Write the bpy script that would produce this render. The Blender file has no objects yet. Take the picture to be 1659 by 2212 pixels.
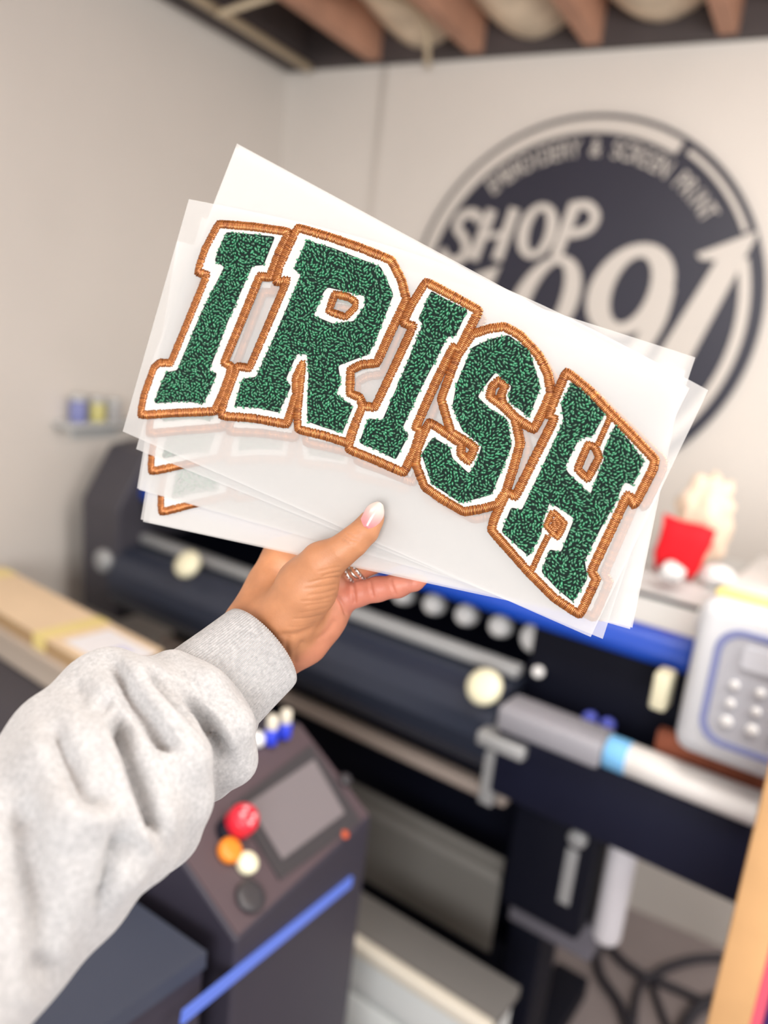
import bpy, bmesh, math, random
import numpy as np
from mathutils import Matrix, Vector
from mathutils.geometry import tessellate_polygon

random.seed(7); rng = np.random.default_rng(7)
scene = bpy.context.scene
COL = scene.collection

# ------------------------------------------------------------------ camera
F = 1700.0; CX, CY = 829.5, 1106.0            # focal length and centre in pixels of the 1659 x 2212 frame
_U = np.array([.113, -1, -.2253]); _U /= np.linalg.norm(_U)
_Y = np.array([970., -273., 1700.]); _Y -= _U * (_Y @ _U); _Y /= np.linalg.norm(_Y)
_X = np.cross(_Y, _U)
R = np.array([_X, _Y, _U])                     # camera axes (right, down, forward) -> room axes (x along back wall, y into it, z up)
CAM = np.array([0., 0., 1.6])
cd = bpy.data.cameras.new('camera'); cam = bpy.data.objects.new('camera', cd); COL.objects.link(cam)
cd.sensor_fit = 'VERTICAL'; cd.sensor_height = 36.0; cd.sensor_width = 27.0
cd.lens = F / 2212.0 * 36.0
cd.clip_start = .02
cam.matrix_world = Matrix(((R[0,0], -R[0,1], -R[0,2], CAM[0]), (R[1,0], -R[1,1], -R[1,2], CAM[1]),
                           (R[2,0], -R[2,1], -R[2,2], CAM[2]), (0, 0, 0, 1)))
cd.dof.use_dof = True; cd.dof.focus_distance = .462; cd.dof.aperture_fstop = 3.0
scene.camera = cam

# ------------------------------------------------------------------ light
scene.view_settings.view_transform = 'Standard'; scene.view_settings.look = 'None'
scene.view_settings.exposure = 0.40; scene.view_settings.gamma = 1.0
scene.view_settings.use_curve_mapping = False
w = bpy.data.worlds.new('room_air'); scene.world = w; w.use_nodes = True
w.node_tree.nodes['Background'].inputs[0].default_value = (1.0, .985, .965, 1)
w.node_tree.nodes['Background'].inputs[1].default_value = .55
def area(name, loc, tgt, sx, sy, power, col=(1, .97, .93)):
    l = bpy.data.lights.new(name, 'AREA'); l.shape = 'RECTANGLE'; l.size = sx; l.size_y = sy; l.energy = power; l.color = col
    o = bpy.data.objects.new(name, l); COL.objects.link(o); o.location = loc
    o.rotation_euler = (Vector(tgt) - Vector(loc)).to_track_quat('-Z', 'Y').to_euler()
    return o
area('ceiling_lamp_front', (.25, .75, 2.33), (.25, .75, 0), 1.3, .3, 15)
area('ceiling_lamp_behind', (-.7, -.7, 2.33), (-.5, -.2, 0), 1.3, .35, 7)
area('frontal_fill_behind', (.75, -2.0, 1.75), (-.1, .5, 1.5), 1.3, 1.1, 44, (1, .99, .98))  # added frontal fill that whitens the sheets, not a window of the room
area('ceiling_fill_uplight', (.3, .6, 2.12), (.3, 1.2, 2.6), 1.2, .12, 9)  # added upward fill brightening joists and insulation, no fixture seen here
area('ceiling_lamp_right', (1.6, .6, 2.33), (1.3, .9, 0), .35, 1.3, 26)

# ------------------------------------------------------------------ helpers
def ray(px, py): return R @ np.array([(px - CX) / F, (py - CY) / F, 1.0])
def hit(px, py, ax, val):
    r = ray(px, py); return CAM + r * ((val - CAM[ax]) / r[ax])
def cp(px, py, d): return np.array([(px - CX) / F * d, (py - CY) / F * d, d])
def to_world(v): return np.asarray(v) @ R.T + CAM
def lin(c):
    out = []
    for v in c[:3]:
        v /= 255.0
        out.append(v / 12.92 if v <= .04045 else ((v + .055) / 1.055) ** 2.4)
    return tuple(out) + (1.0,)
MATS = {}
def mat(name, rgb, rough=.5, metal=0., var=0., scale=20., bump=0., bscale=200., spec=.5, emit=0., sheen=0., coat=0.):
    if name in MATS: return MATS[name]
    m = bpy.data.materials.new(name); m.use_nodes = True; MATS[name] = m
    nt = m.node_tree; b = nt.nodes['Principled BSDF']
    c = lin(rgb)
    b.inputs['Base Color'].default_value = c; b.inputs['Roughness'].default_value = rough
    b.inputs['Metallic'].default_value = metal; b.inputs['Specular IOR Level'].default_value = spec
    b.inputs['Sheen Weight'].default_value = sheen; b.inputs['Coat Weight'].default_value = coat
    if emit: b.inputs['Emission Color'].default_value = c; b.inputs['Emission Strength'].default_value = emit
    if var or bump:
        tc = nt.nodes.new('ShaderNodeTexCoord')
    if var:
        n = nt.nodes.new('ShaderNodeTexNoise'); n.inputs['Scale'].default_value = scale; n.inputs['Detail'].default_value = 5
        nt.links.new(tc.outputs['Object'], n.inputs['Vector'])
        r = nt.nodes.new('ShaderNodeValToRGB'); nt.links.new(n.outputs['Fac'], r.inputs['Fac'])
        r.color_ramp.elements[0].position = .3; r.color_ramp.elements[1].position = .7
        r.color_ramp.elements[0].color = tuple(x * (1 - var) for x in c[:3]) + (1,)
        r.color_ramp.elements[1].color = tuple(min(1, x * (1 + var)) for x in c[:3]) + (1,)
        nt.links.new(r.outputs['Color'], b.inputs['Base Color'])
    if bump:
        n2 = nt.nodes.new('ShaderNodeTexNoise'); n2.inputs['Scale'].default_value = bscale; n2.inputs['Detail'].default_value = 4
        nt.links.new(tc.outputs['Object'], n2.inputs['Vector'])
        bp = nt.nodes.new('ShaderNodeBump'); bp.inputs['Strength'].default_value = bump; bp.inputs['Distance'].default_value = .002
        nt.links.new(n2.outputs['Fac'], bp.inputs['Height']); nt.links.new(bp.outputs['Normal'], b.inputs['Normal'])
    return m

def mesh_obj(name, verts, faces, material, parent=None, smooth=False):
    me = bpy.data.meshes.new(name)
    me.from_pydata([tuple(map(float, v)) for v in verts], [], [tuple(map(int, f)) for f in faces]); me.update()
    if smooth: me.polygons.foreach_set('use_smooth', [True] * len(me.polygons))
    if material: me.materials.append(material)
    o = bpy.data.objects.new(name, me); COL.objects.link(o)
    if parent: o.parent = parent
    return o
def empty(name, loc=(0, 0, 0), rz=0., mtx=None):
    o = bpy.data.objects.new(name, None); COL.objects.link(o); o.empty_display_size = .02
    if mtx is not None: o.matrix_world = mtx
    else: o.location = loc; o.rotation_euler = (0, 0, rz)
    return o
def tag(o, label, cat, group=None, kind=None):
    o['label'] = label; o['category'] = cat
    if group: o['group'] = group
    if kind: o['kind'] = kind
    return o
def structure(o): o['kind'] = 'structure'; return o
def box(name, x0, x1, y0, y1, z0, z1, m, parent=None, bev=0., seg=2):
    bm = bmesh.new(); bmesh.ops.create_cube(bm, size=1)
    for v in bm.verts:
        v.co = Vector((x0 + (v.co.x + .5) * (x1 - x0), y0 + (v.co.y + .5) * (y1 - y0), z0 + (v.co.z + .5) * (z1 - z0)))
    if bev: bmesh.ops.bevel(bm, geom=bm.edges[:], offset=bev, segments=seg, profile=.5, affect='EDGES')
    me = bpy.data.meshes.new(name); bm.to_mesh(me); bm.free(); me.materials.append(m)
    if bev: me.polygons.foreach_set('use_smooth', [True] * len(me.polygons))
    o = bpy.data.objects.new(name, me); COL.objects.link(o)
    if parent: o.parent = parent
    return o
def profile(name, pts, x0, x1, m, parent=None, bev=0., smooth=False, axis=0):
    """extrude a closed (y, z) outline along x (axis 0) or an (x, z) outline along y (axis 1)"""
    bm = bmesh.new(); a = []; b = []
    for p, q in pts:
        a.append(bm.verts.new((x0, p, q) if axis == 0 else (p, x0, q)))
        b.append(bm.verts.new((x1, p, q) if axis == 0 else (p, x1, q)))
    bm.faces.new(a); bm.faces.new(b[::-1]); n = len(a)
    for i in range(n): bm.faces.new((a[i], b[i], b[(i + 1) % n], a[(i + 1) % n]))
    bmesh.ops.recalc_face_normals(bm, faces=bm.faces[:])
    if bev: bmesh.ops.bevel(bm, geom=bm.edges[:], offset=bev, segments=2, profile=.5, affect='EDGES')
    me = bpy.data.meshes.new(name); bm.to_mesh(me); bm.free(); me.materials.append(m)
    if smooth: me.polygons.foreach_set('use_smooth', [True] * len(me.polygons))
    o = bpy.data.objects.new(name, me); COL.objects.link(o)
    if parent: o.parent = parent
    return o
def lathe(name, prof, m, parent=None, loc=(0, 0, 0), axis=(0, 0, 1), n=24, smooth=True):
    """prof: (radius, height) pairs along the axis"""
    q = Vector((0, 0, 1)).rotation_difference(Vector(axis)).to_matrix()
    vs, fs = [], []
    for r, h in prof:
        for k in range(n):
            t = 2 * math.pi * k / n; vs.append(q @ Vector((r * math.cos(t), r * math.sin(t), h)) + Vector(loc))
    for i in range(len(prof) - 1):
        for k in range(n):
            fs.append((i * n + k, i * n + (k + 1) % n, (i + 1) * n + (k + 1) % n, (i + 1) * n + k))
    fs.append(tuple(range(n))[::-1]); fs.append(tuple(range((len(prof) - 1) * n, len(prof) * n)))
    return mesh_obj(name, vs, fs, m, parent, smooth)
def knob_prof(r, h, e=.25):
    return [(r * .9, 0), (r, h * e), (r, h * (1 - e)), (r * .82, h * .96), (r * .4, h)]
def tube(name, pts, r, m, parent=None, n=10):
    pts = [Vector(p) for p in pts]; vs, fs = [], []
    up = Vector((.13, .21, .97))
    for i, p in enumerate(pts):
        t = (pts[min(i + 1, len(pts) - 1)] - pts[max(i - 1, 0)]).normalized()
        a = t.cross(up).normalized(); b = t.cross(a)
        for k in range(n):
            u = 2 * math.pi * k / n; vs.append(p + a * (r * math.cos(u)) + b * (r * math.sin(u)))
    for i in range(len(pts) - 1):
        for k in range(n): fs.append((i * n + k, i * n + (k + 1) % n, (i + 1) * n + (k + 1) % n, (i + 1) * n + k))
    fs.append(tuple(range(n))[::-1]); fs.append(tuple(range((len(pts) - 1) * n, len(pts) * n)))
    return mesh_obj(name, vs, fs, m, parent, True)
def spline(pts, sub=8):
    """Catmull-Rom through pts"""
    P = [np.array(p, float) for p in pts]; out = []
    for i in range(len(P) - 1):
        p0, p1, p2, p3 = P[max(i - 1, 0)], P[i], P[i + 1], P[min(i + 2, len(P) - 1)]
        for k in range(sub):
            t = k / sub
            out.append(.5 * (2 * p1 + (p2 - p0) * t + (2 * p0 - 5 * p1 + 4 * p2 - p3) * t * t + (3 * p1 - p0 - 3 * p2 + p3) * t ** 3))
    out.append(P[-1]); return out
def slab(name, polys, z0, z1, m, parent=None, xf=lambda x, y, z: (x, y, z)):
    """flat outline with holes, given thickness from z0 to z1"""
    tris = tessellate_polygon([[Vector((p[0], p[1], 0)) for p in poly] for poly in polys])
    flat = [p for poly in polys for p in poly]; n = len(flat)
    vs = [xf(p[0], p[1], z1) for p in flat] + [xf(p[0], p[1], z0) for p in flat]
    fs = []
    for t in tris:
        a, b, c = [flat[i] for i in t]
        if (b[0]-a[0])*(c[1]-a[1]) - (b[1]-a[1])*(c[0]-a[0]) < 0: t = (t[0], t[2], t[1])
        fs.append(t); fs.append((t[0] + n, t[2] + n, t[1] + n))
    k = 0
    for pi, poly in enumerate(polys):
        L = len(poly); ar = sum(poly[i][0]*poly[(i+1)%L][1] - poly[(i+1)%L][0]*poly[i][1] for i in range(L))
        ccw = (ar > 0) == (pi == 0)
        for i in range(L):
            i0, i1 = k + i, k + (i + 1) % L
            fs.append((i0, i0 + n, i1 + n, i1) if ccw else (i0, i1, i1 + n, i0 + n))
        k += L
    return mesh_obj(name, vs, fs, m, parent)
def blob(name, c, rad, m, parent=None, amp=.15, freq=3., seed=0, sub=4, flat=None):
    bm = bmesh.new(); bmesh.ops.create_icosphere(bm, subdivisions=sub, radius=1)
    from mathutils import noise
    for v in bm.verts:
        d = 1 + amp * noise.noise(v.co * freq + Vector((seed * 7.1, seed * 3.3, 0)))
        v.co = Vector((c[0] + v.co.x * rad[0] * d, c[1] + v.co.y * rad[1] * d, c[2] + v.co.z * rad[2] * d))
        if flat is not None and v.co.z < flat: v.co.z = flat
    me = bpy.data.meshes.new(name); bm.to_mesh(me); bm.free(); me.materials.append(m)
    me.polygons.foreach_set('use_smooth', [True] * len(me.polygons))
    o = bpy.data.objects.new(name, me); COL.objects.link(o)
    if parent: o.parent = parent
    return o

# ================================================================== THE ROOM
YW, XL, ZC = 2.25, -1.74, 2.40
m_wall = mat('painted_wall', (219, 213, 206), .75, var=.03, scale=2.5, bump=.05)
m_floor = mat('concrete_floor', (150, 140, 140), .55, var=.08, scale=3, bump=.05)
m_joist = mat('joist_timber', (186, 140, 116), .75, var=.15, scale=6)
m_insul = mat('insulation_batt', (222, 204, 180), .95, var=.25, scale=9, bump=.6, bscale=25)
m_plate = mat('dark_top_plate', (70, 62, 62), .7, var=.2, scale=8)
structure(box('floor', XL - .1, 2.6, -2.2, YW + .1, -.08, 0, m_floor))
structure(box('wall_back', XL - .1, 2.6, YW, YW + .1, 0, ZC, m_wall))
structure(box('wall_left', XL - .1, XL, -2.2, YW, 0, ZC, m_wall))
ceil = structure(box('ceiling', XL - .1, 2.6, -2.2, YW + .1, ZC + .24, ZC + .28, m_insul))
# insulation bellies and joists between them
jx = [-1.42 + .335 * k for k in range(11)]
for k, x in enumerate(jx):
    box('joist', x, x + .045, -2.2, YW, ZC, ZC + .24, m_joist, ceil)
for k in range(len(jx) - 1):
    vs, fs = [], []; n, mm = 9, 40
    for j in range(mm):
        for i in range(n):
            t = i / (n - 1); y = -2.2 + (YW + 2.2) * j / (mm - 1)
            vs.append((jx[k] + .047 + t * .286, y, ZC + .11 - .07 * math.sin(math.pi * t) - .02 * math.sin(y * 9 + k)))
    for j in range(mm - 1):
        for i in range(n - 1): fs.append((j * n + i, j * n + i + 1, (j + 1) * n + i + 1, (j + 1) * n + i))
    mesh_obj('insulation_batt', vs, fs, m_insul, ceil, True)
structure(box('trim_1', XL, 2.6, YW - .03, YW, ZC - .005, ZC + .2, m_plate))
structure(box('trim_2', XL, XL + .10, -2.2, YW - .03, ZC - .005, ZC + .2, m_plate))
m_pipe = mat('pale_pipe', (205, 188, 160), .5)
tag(tube('ceiling_pipe', [(-1.58, -1.0, 2.385), (-1.60, 1.0, 2.385), (-1.62, 2.2, 2.385)], .012, m_pipe),
    'pale straight pipe along the top of the left wall under the joists', 'pipe')
tag(tube('ceiling_cable', spline([(-1.60, 1.75, 2.37), (-1.35, 1.83, 2.44), (-1.15, 2.0, 2.44), (-1.2, 2.2, 2.37)], 6), .009, m_pipe),
    'pale cable looping between the joists above the wall corner', 'cable')
tag(tube('wall_conduit', [(-1.37, YW - .006, 0.), (-1.37, YW - .006, 2.39)], .006, m_wall),
    'thin painted strip running up the back wall near the corner', 'conduit')

# ================================================================== ROUND SIGN
SC, SR, SY = (-.689, 1.733), .501, YW - .02
m_navy = mat('sign_navy', (38, 38, 54), .45, var=.05, scale=5)
m_signw = mat('sign_white', (206, 200, 193), .5)
sign = empty('round_shop_sign', (SC[0], SY, SC[1] - SR))
tag(sign, 'large round navy wall sign reading SHOP with slanted white numerals', 'sign')
def sxf(x, y, z): return (x, .02 - z, y + SR)                     # sign disc coordinates: x right, y up, z proud of the wall
circ = lambda r, a0=0, a1=360, n=96: [(r * math.cos(math.radians(a0 + (a1 - a0) * k / n)), r * math.sin(math.radians(a0 + (a1 - a0) * k / n))) for k in range(n + (0 if abs(a1 - a0) == 360 else 1))]
slab('disc', [circ(SR)], .001, .020, m_navy, sign, sxf)
def arc_band(r0, r1, a0, a1): slab('ring_band', [circ(r1 * SR, a0, a1, 60) + circ(r0 * SR, a0, a1, 60)[::-1]], .020, .024, m_signw, sign, sxf)
arc_band(.905, .975, 61, 196); arc_band(.935, .962, 27, 58); arc_band(.88, .935, -75, 19); arc_band(.905, .95, 200, 280)
def zs(x, y):                                                      # photo point -> sign disc coordinates
    h = hit(900 + .4575 * x, 400 + .4575 * y, 1, YW - .04); return np.array([h[0] - SC[0], h[2] - SC[1]])
def ribbon(pts, wd, closed=False):
    pts = [np.array(p) for p in pts]; L, Rr = [], []; n = len(pts)
    for i in range(n):
        a = pts[(i - 1) % n] if (closed or i) else pts[0]; b = pts[(i + 1) % n] if (closed or i < n - 1) else pts[-1]
        t = (b - a) / (np.linalg.norm(b - a) + 1e-9); nn = np.array([-t[1], t[0]])
        ww = wd[i] if hasattr(wd, '__len__') else wd
        L.append(pts[i] + nn * ww / 2); Rr.append(pts[i] - nn * ww / 2)
    return [L, Rr] if closed else [L + Rr[::-1]]
GN = [0]
def glyph(polys): GN[0] += 1; slab('letter', polys, .0195, .0245 + .0003 * GN[0], m_signw, sign, sxf)
def zpath(pts, sub=6): return spline([zs(*p) for p in pts], sub)
glyph(ribbon(zpath([(288, 168), (262, 128), (205, 140), (180, 195), (215, 250), (222, 310), (185, 352), (130, 345), (108, 300)]), .026))
glyph(ribbon([zs(345, 112), zs(255, 350)], .030)); glyph(ribbon([zs(455, 105), zs(368, 350)], .030)); glyph(ribbon([zs(305, 238), zs(410, 226)], .016))
def slant_ring(c, a, b, sh, w_side, w_top, n=48):
    out, inn = [], []
    for k in range(n):
        t = 2 * math.pi * k / n; ca, sa = math.cos(t), math.sin(t)
        out.append(zs(c[0] + a * ca - sh * sa * b, c[1] + b * sa)); inn.append(zs(c[0] + (a - w_side) * ca - sh * sa * (b - w_top), c[1] + (b - w_top) * sa))
    return [out[::-1], inn]
glyph(slant_ring((562, 212), 92, 132, .22, 52, 34))
glyph(ribbon([zs(742, 80), zs(648, 335)], .031))
glyph(ribbon(zpath([(735, 92), (805, 92), (838, 145), (800, 205), (715, 228)]), .024))
glyph(slant_ring((592, 560), 158, 232, .36, 84, 40))
nine = slant_ring((1005, 492), 200, 222, .30, 112, 66); glyph(nine)
tail = (ribbon(zpath([(1160, 480), (1120, 640), (1020, 800), (880, 900), (780, 900)]), [.06 - .0012 * k for k in range(25)]))
glyph(tail)
glyph([[zs(*p) for p in [(1608, 212), (1590, 262), (1300, 800), (1160, 1060), (1010, 1060), (1150, 775), (1412, 352), (1335, 348), (1318, 322)]]])
glyph([[zs(*p) for p in [(385, 378), (262, 420), (270, 440), (310, 440), (100, 800), (200, 800)]]])
def arc_text(txt, a0, a1, r, size):
    fc = bpy.data.curves.new('f', 'FONT'); fo = bpy.data.objects.new('f', fc); COL.objects.link(fo); fc.size = size; fc.align_x = 'CENTER'; fc.offset = 0.0
    for i, ch in enumerate(txt):
        if ch == ' ': continue
        fc.body = ch; bpy.context.view_layer.update()
        me0 = fo.evaluated_get(bpy.context.evaluated_depsgraph_get()).to_mesh()
        bm = bmesh.new(); bm.from_mesh(me0); fo.to_mesh_clear()
        ex = bmesh.ops.extrude_face_region(bm, geom=bm.faces[:]); bmesh.ops.translate(bm, vec=(0, 0, .005), verts=[v for v in ex['geom'] if isinstance(v, bmesh.types.BMVert)])
        a = math.radians(a0 + (a1 - a0) * i / (len(txt) - 1)); ph = a - math.pi / 2
        for v in bm.verts:
            x = v.co.x * .70; y = v.co.y + r - size * .35
            v.co = Vector(sxf(x * math.cos(ph) - y * math.sin(ph), x * math.sin(ph) + y * math.cos(ph), .0195 + v.co.z + (.0003 * (i % 3) if v.co.z > .002 else 0)))
        bmesh.ops.recalc_face_normals(bm, faces=bm.faces[:])
        me = bpy.data.meshes.new('letter'); bm.to_mesh(me); bm.free(); me.materials.append(m_signw)
        o = bpy.data.objects.new('letter', me); COL.objects.link(o); o.parent = sign
    bpy.data.objects.remove(fo)
arc_text('EMBROIDERY & SCREEN PRINT', 131, 38, .832 * SR, .066)

# ================================================================== WIDE FORMAT PRINTER
PA = math.radians(-5.8)
PO = np.array([0., 1.2, 0.])
_ex = np.array([math.cos(PA), math.sin(PA), 0]); _ey = np.array([-math.sin(PA), math.cos(PA), 0])
def lp(px, py, ly):                                                # photo point on the plane ly of the printer -> printer coordinates
    r = ray(px, py); t = (ly - (CAM - PO) @ _ey) / (r @ _ey); p = CAM + r * t
    return np.array([(p - PO) @ _ex, ly, p[2]])
def pw(lx, ly, z): p = PO + _ex * lx + _ey * ly; return (p[0], p[1], z)
m_char = mat('charcoal_plastic', (66, 64, 72), .5, var=.05, scale=6)
m_navyp = mat('navy_black_plastic', (17, 20, 42), .6, var=.1, scale=6, spec=.25)
m_black = mat('black_plastic', (7, 10, 26), .6, spec=.2)
m_lgrey = mat('light_grey_plastic', (196, 198, 198), .45, var=.02, scale=6)
m_blue = mat('blue_plastic', (10, 68, 178), .35)
m_apron = mat('satin_dark_metal', (52, 58, 74), .32, metal=.3)
m_rail = mat('aluminium_rail', (168, 170, 172), .4, metal=.2)
m_taupe = mat('taupe_rail', (160, 148, 140), .45)
m_white = mat('white_plastic', (232, 232, 232), .4)
m_cream = mat('cream_plastic', (240, 236, 205), .4)
m_panel = mat('panel_grey', (214, 217, 222), .4)
m_panelf = mat('panel_face_grey', (182, 184, 192), .45)
m_peri = mat('periwinkle_line', (128, 136, 182), .45)
m_shelfg = mat('shelf_grey', (152, 152, 160), .45)
pr = empty('wide_format_printer', tuple(PO), PA)
tag(pr, 'dark wide format printer with blue cover lip standing before the back wall', 'printer')
cap = profile('end_cap', [(.03, .80), (.02, 1.10), (.10, 1.24), (.16, 1.25), (.55, 1.24), (.55, .80)], -1.65, -1.50, m_char, pr, .008)
lathe('end_knob', knob_prof(.03, .03), m_rail, cap, (-1.545, .035, .955), (0, -1, 0))
profile('rear_housing', [(.30, .84), (.30, 1.20), (.56, 1.20), (.56, .84)], -1.50, .12, m_navyp, pr, .006)
profile('top_cover', [(.115, 1.135), (.115, 1.160), (.285, 1.218), (.57, 1.218), (.57, 1.202), (.31, 1.202), (.29, 1.195), (.13, 1.135)], -1.50, -.115, m_lgrey, pr, .003)
sm = box('cover_seam', -1.50, -.125, .21, .218, 1.192, 1.199, m_black, pr)
profile('blue_lip', [(.088, 1.118), (.083, 1.140), (.10, 1.168), (.13, 1.172), (.128, 1.118)], -1.50, -.118, m_blue, pr, .006, True)
profile('trough_floor', [(.12, .98), (.12, .995), (.30, 1.02), (.30, .98)], -1.50, -.40, m_black, pr)
for k in range(9):
    r = .030 if k == 0 else .022
    pinch = lathe('pinch_roller', knob_prof(r, .04), m_white, pr, (-.418 - .078 * k, .20, 1.056), (0, -1, .35))
lathe('status_button', knob_prof(.011, .012), m_white, pr, tuple(lp(1165, 1452, .11)), (0, -1, .4))
box('front_rail', -1.50, -.41, .09, .125, 1.004, 1.028, m_rail, pr, .006)
ap = [(.105, 1.0), (.06, .998), (.025, .980), (.004, .950), (-.004, .915), (.004, .880), (.025, .850), (.06, .825), (.12, .815), (.28, .815), (.28, 1.0)]
profile('apron', [tuple(p) for p in ap], -1.50, -.405, m_apron, pr, smooth=False)
for px, py in ((1050, 1488), (411, 1223)):
    q = lp(px, py, .02); lathe('media_clamp', [(.030, 0), (.034, .01), (.031, .02), (.015, .026)], m_cream, pr, tuple(q), (0, -.8, .6))
box('take_up_rail', -1.35, -.372, .04, .075, .776, .803, m_taupe, pr, .008)
box('side_shelf', -.385, -.200, -.03, .045, .961, 1.006, m_shelfg, pr, .008)
box('front_skirt', -.385, .035, -.01, .20, .832, .960, m_navyp, pr, .004)
box('skirt_trim', .036, .050, -.012, .20, .832, .960, mat('rust_brown', (120, 58, 42), .6), pr)
for px, py in ((1278, 1552), (1316, 1566)):
    q = lp(px, py, .10); lathe('shelf_knob', knob_prof(.013, .02), mat('violet_blue', (92, 104, 214), .4), pr, (q[0], .10, q[2]), (0, -1, .3))
q0, q1 = lp(1035, 1578, -.02), lp(1135, 1625, -.02)
box('bracket_arm', q0[0], q1[0], -.03, .03, q0[2] - .022, q0[2] + .004, m_rail, pr, .005)
q0, q1 = lp(1062, 1630, 0.), lp(1052, 1690, 0.)
box('bracket_post', q0[0] - .014, q0[0] + .014, .0, .02, .795, q0[2] + .005, m_rail, pr, .003)
box('right_housing', -.40, .14, .115, .30, .84, 1.125, m_black, pr, .006)
box('housing_top', -.118, .20, .05, .56, 1.205, 1.245, m_white, pr, .01)
# control panel
cpn = box('control_panel', -.098, .150, -.045, .035, 1.050, 1.290, m_panel, pr, .024, 3)
def rrect(x0, x1, z0, z1, r, n=6):
    o = []
    for cx, cz, a in ((x1 - r, z1 - r, 0), (x0 + r, z1 - r, 90), (x0 + r, z0 + r, 180), (x1 - r, z0 + r, 270)):
        o += [(cx + r * math.cos(math.radians(a + 90 * k / n)), cz + r * math.sin(math.radians(a + 90 * k / n))) for k in range(n + 1)]
    return o
pxf = lambda x, y, z: (x, -.045 - z, y)
slab('panel_outline', [rrect(-.066, .120, 1.082, 1.258, .035), rrect(-.056, .110, 1.092, 1.248, .028)[::-1]], -.001, .003, m_peri, cpn, pxf)
slab('panel_face', [rrect(-.0555, .1095, 1.0925, 1.2475, .027)], -.001, .002, m_panelf, cpn, pxf)
slab('panel_screen', [rrect(-.028, .085, 1.205, 1.238, .006)], .002, .005, mat('pale_screen', (205, 208, 216), .25), cpn, pxf)
for r_ in range(3):
    for c_ in range(4):
        lathe('button', knob_prof(.0085 if r_ == 2 else .0065, .005), m_white, cpn, (-.030 + .034 * c_, -.0468, 1.178 - .028 * r_), (0, -1, 0), 14)
q = lp(1433, 1490, .02)
box('cream_latch', q[0] - .014, q[0] + .012, .0, .04, q[2] - .03, q[2] + .032, m_cream, pr, .006)
# stand
for lx in (-1.42, -.34):
    lg = box('leg', lx - .035, lx + .035, .18, .30, .06, .84, m_black, pr, .004)
    box('leg_foot', lx - .045, lx + .045, -.10, .60, .0, .06, m_black, pr, .006)
box('rear_panel', -1.385, -.375, .285, .295, .06, .838, m_black, pr)
box('cross_beam', -1.385, -.375, .22, .27, .27, .35, m_black, pr, .004)
drv = box('drive_unit', -.36, -.205, .06, .18, .575, .832, m_black, pr, .01)
q0, q1 = lp(1240, 1835, .06), lp(1213, 1948, .06)
box('drive_label', q0[0] - .012, q0[0] + .010, .056, .0605, q1[2], q0[2], m_rail, drv, .001)
q = lp(1247, 1812, .05); lathe('drive_knob', knob_prof(.017, .02), m_rail, drv, (q[0], .062, q[2]), (0, -1, 0))
box('drive_mount', -.36, -.19, .12, .30, .50, .574, mat('dim_grey', (104, 102, 112), .6), pr, .004)
m_media = mat('grey_media', (122, 120, 116), .6, var=.04, scale=4)
pts = []
q = [lp(770, 1668, .17), lp(1108, 1852, .17), lp(1062, 2030, .17), lp(768, 1868, .17)]
ms = box('media_sheet', -.85, -.405, .168, .172, .36, .585, m_media, pr)
box('media_fold', -.85, -.405, .160, .168, .532, .552, mat('grey_media_light', (140, 138, 134), .6), pr)
box('media_sheet', -.86, -.43, .10, .104, .10, .265, m_media, pr)

# things lying on the printer
def p_thing(name, lx, ly, z): return empty(name, pw(lx, ly, z), PA)
rl = p_thing('vinyl_roll', -.199, .000, .9875)
tag(rl, 'white vinyl roll end with pale blue tape on the printer shelf', 'roll')
lathe('roll_body', [(.020, 0), (.026, .002), (.026, .228), (.020, .230)], mat('white_vinyl', (240, 238, 235), .4), rl, (0, 0, 0), (1, 0, 0))
lathe('blue_tape', [(.0268, 0), (.0272, .001), (.0272, .034), (.0268, .035)], mat('sky_blue_tape', (122, 190, 240), .5), rl, (.002, 0, 0), (1, 0, 0))
st = p_thing('cork_strip', -.11, .045, 1.031)
tag(box('cork_strip', -.135, .03, .034, .054, .9605, 1.036, mat('rust_cork', (146, 82, 58), .8, var=.1, scale=40)), 'rusty brown strip lying behind the white vinyl roll', 'strip').matrix_world = Matrix.Translation(Vector(PO)) @ Matrix.Rotation(PA, 4, 'Z')
bpy.data.objects.remove(st)
m_red = mat('red_cloth', (226, 2, 26), .8, bump=.2, bscale=80, var=.06, scale=30)
rp = p_thing('red_cloth_pouch', -.20, .30, 1.219)
def cushion(name, outline, ly, thick, m, parent, n=7):
    """a stuffed shape: outline (lx, z) puffed to a thickness in ly; coordinates local to the parent"""
    c = np.mean(outline, axis=0); vs, fs = [], []; L = len(outline)
    for s in (-1, 1):
        for k in range(n):
            t = 1 - k / n
            for p in outline:
                q = c + (np.array(p) - c) * t; vs.append((q[0], ly + s * thick / 2 * math.sqrt(max(0, 1 - t ** 4)), q[1]))
        vs.append((c[0], ly + s * thick / 2, c[1]))
    per = n * L + 1
    for si in range(2):
        o = si * per
        for k in range(n - 1):
            for i in range(L):
                f = (o + k * L + i, o + k * L + (i + 1) % L, o + (k + 1) * L + (i + 1) % L, o + (k + 1) * L + i)
                fs.append(f if si == 0 else f[::-1])
        for i in range(L):
            f = (o + (n - 1) * L + i, o + (n - 1) * L + (i + 1) % L, o + n * L); fs.append(f if si == 0 else f[::-1])
    return mesh_obj(name, vs, fs, m, parent, True)
def lxz(pts, ly, c):
    r = [];
    for a in pts: q = lp(a[0], a[1], ly); r.append((q[0] - c[0], q[2] - c[1]))
    return r
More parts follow.
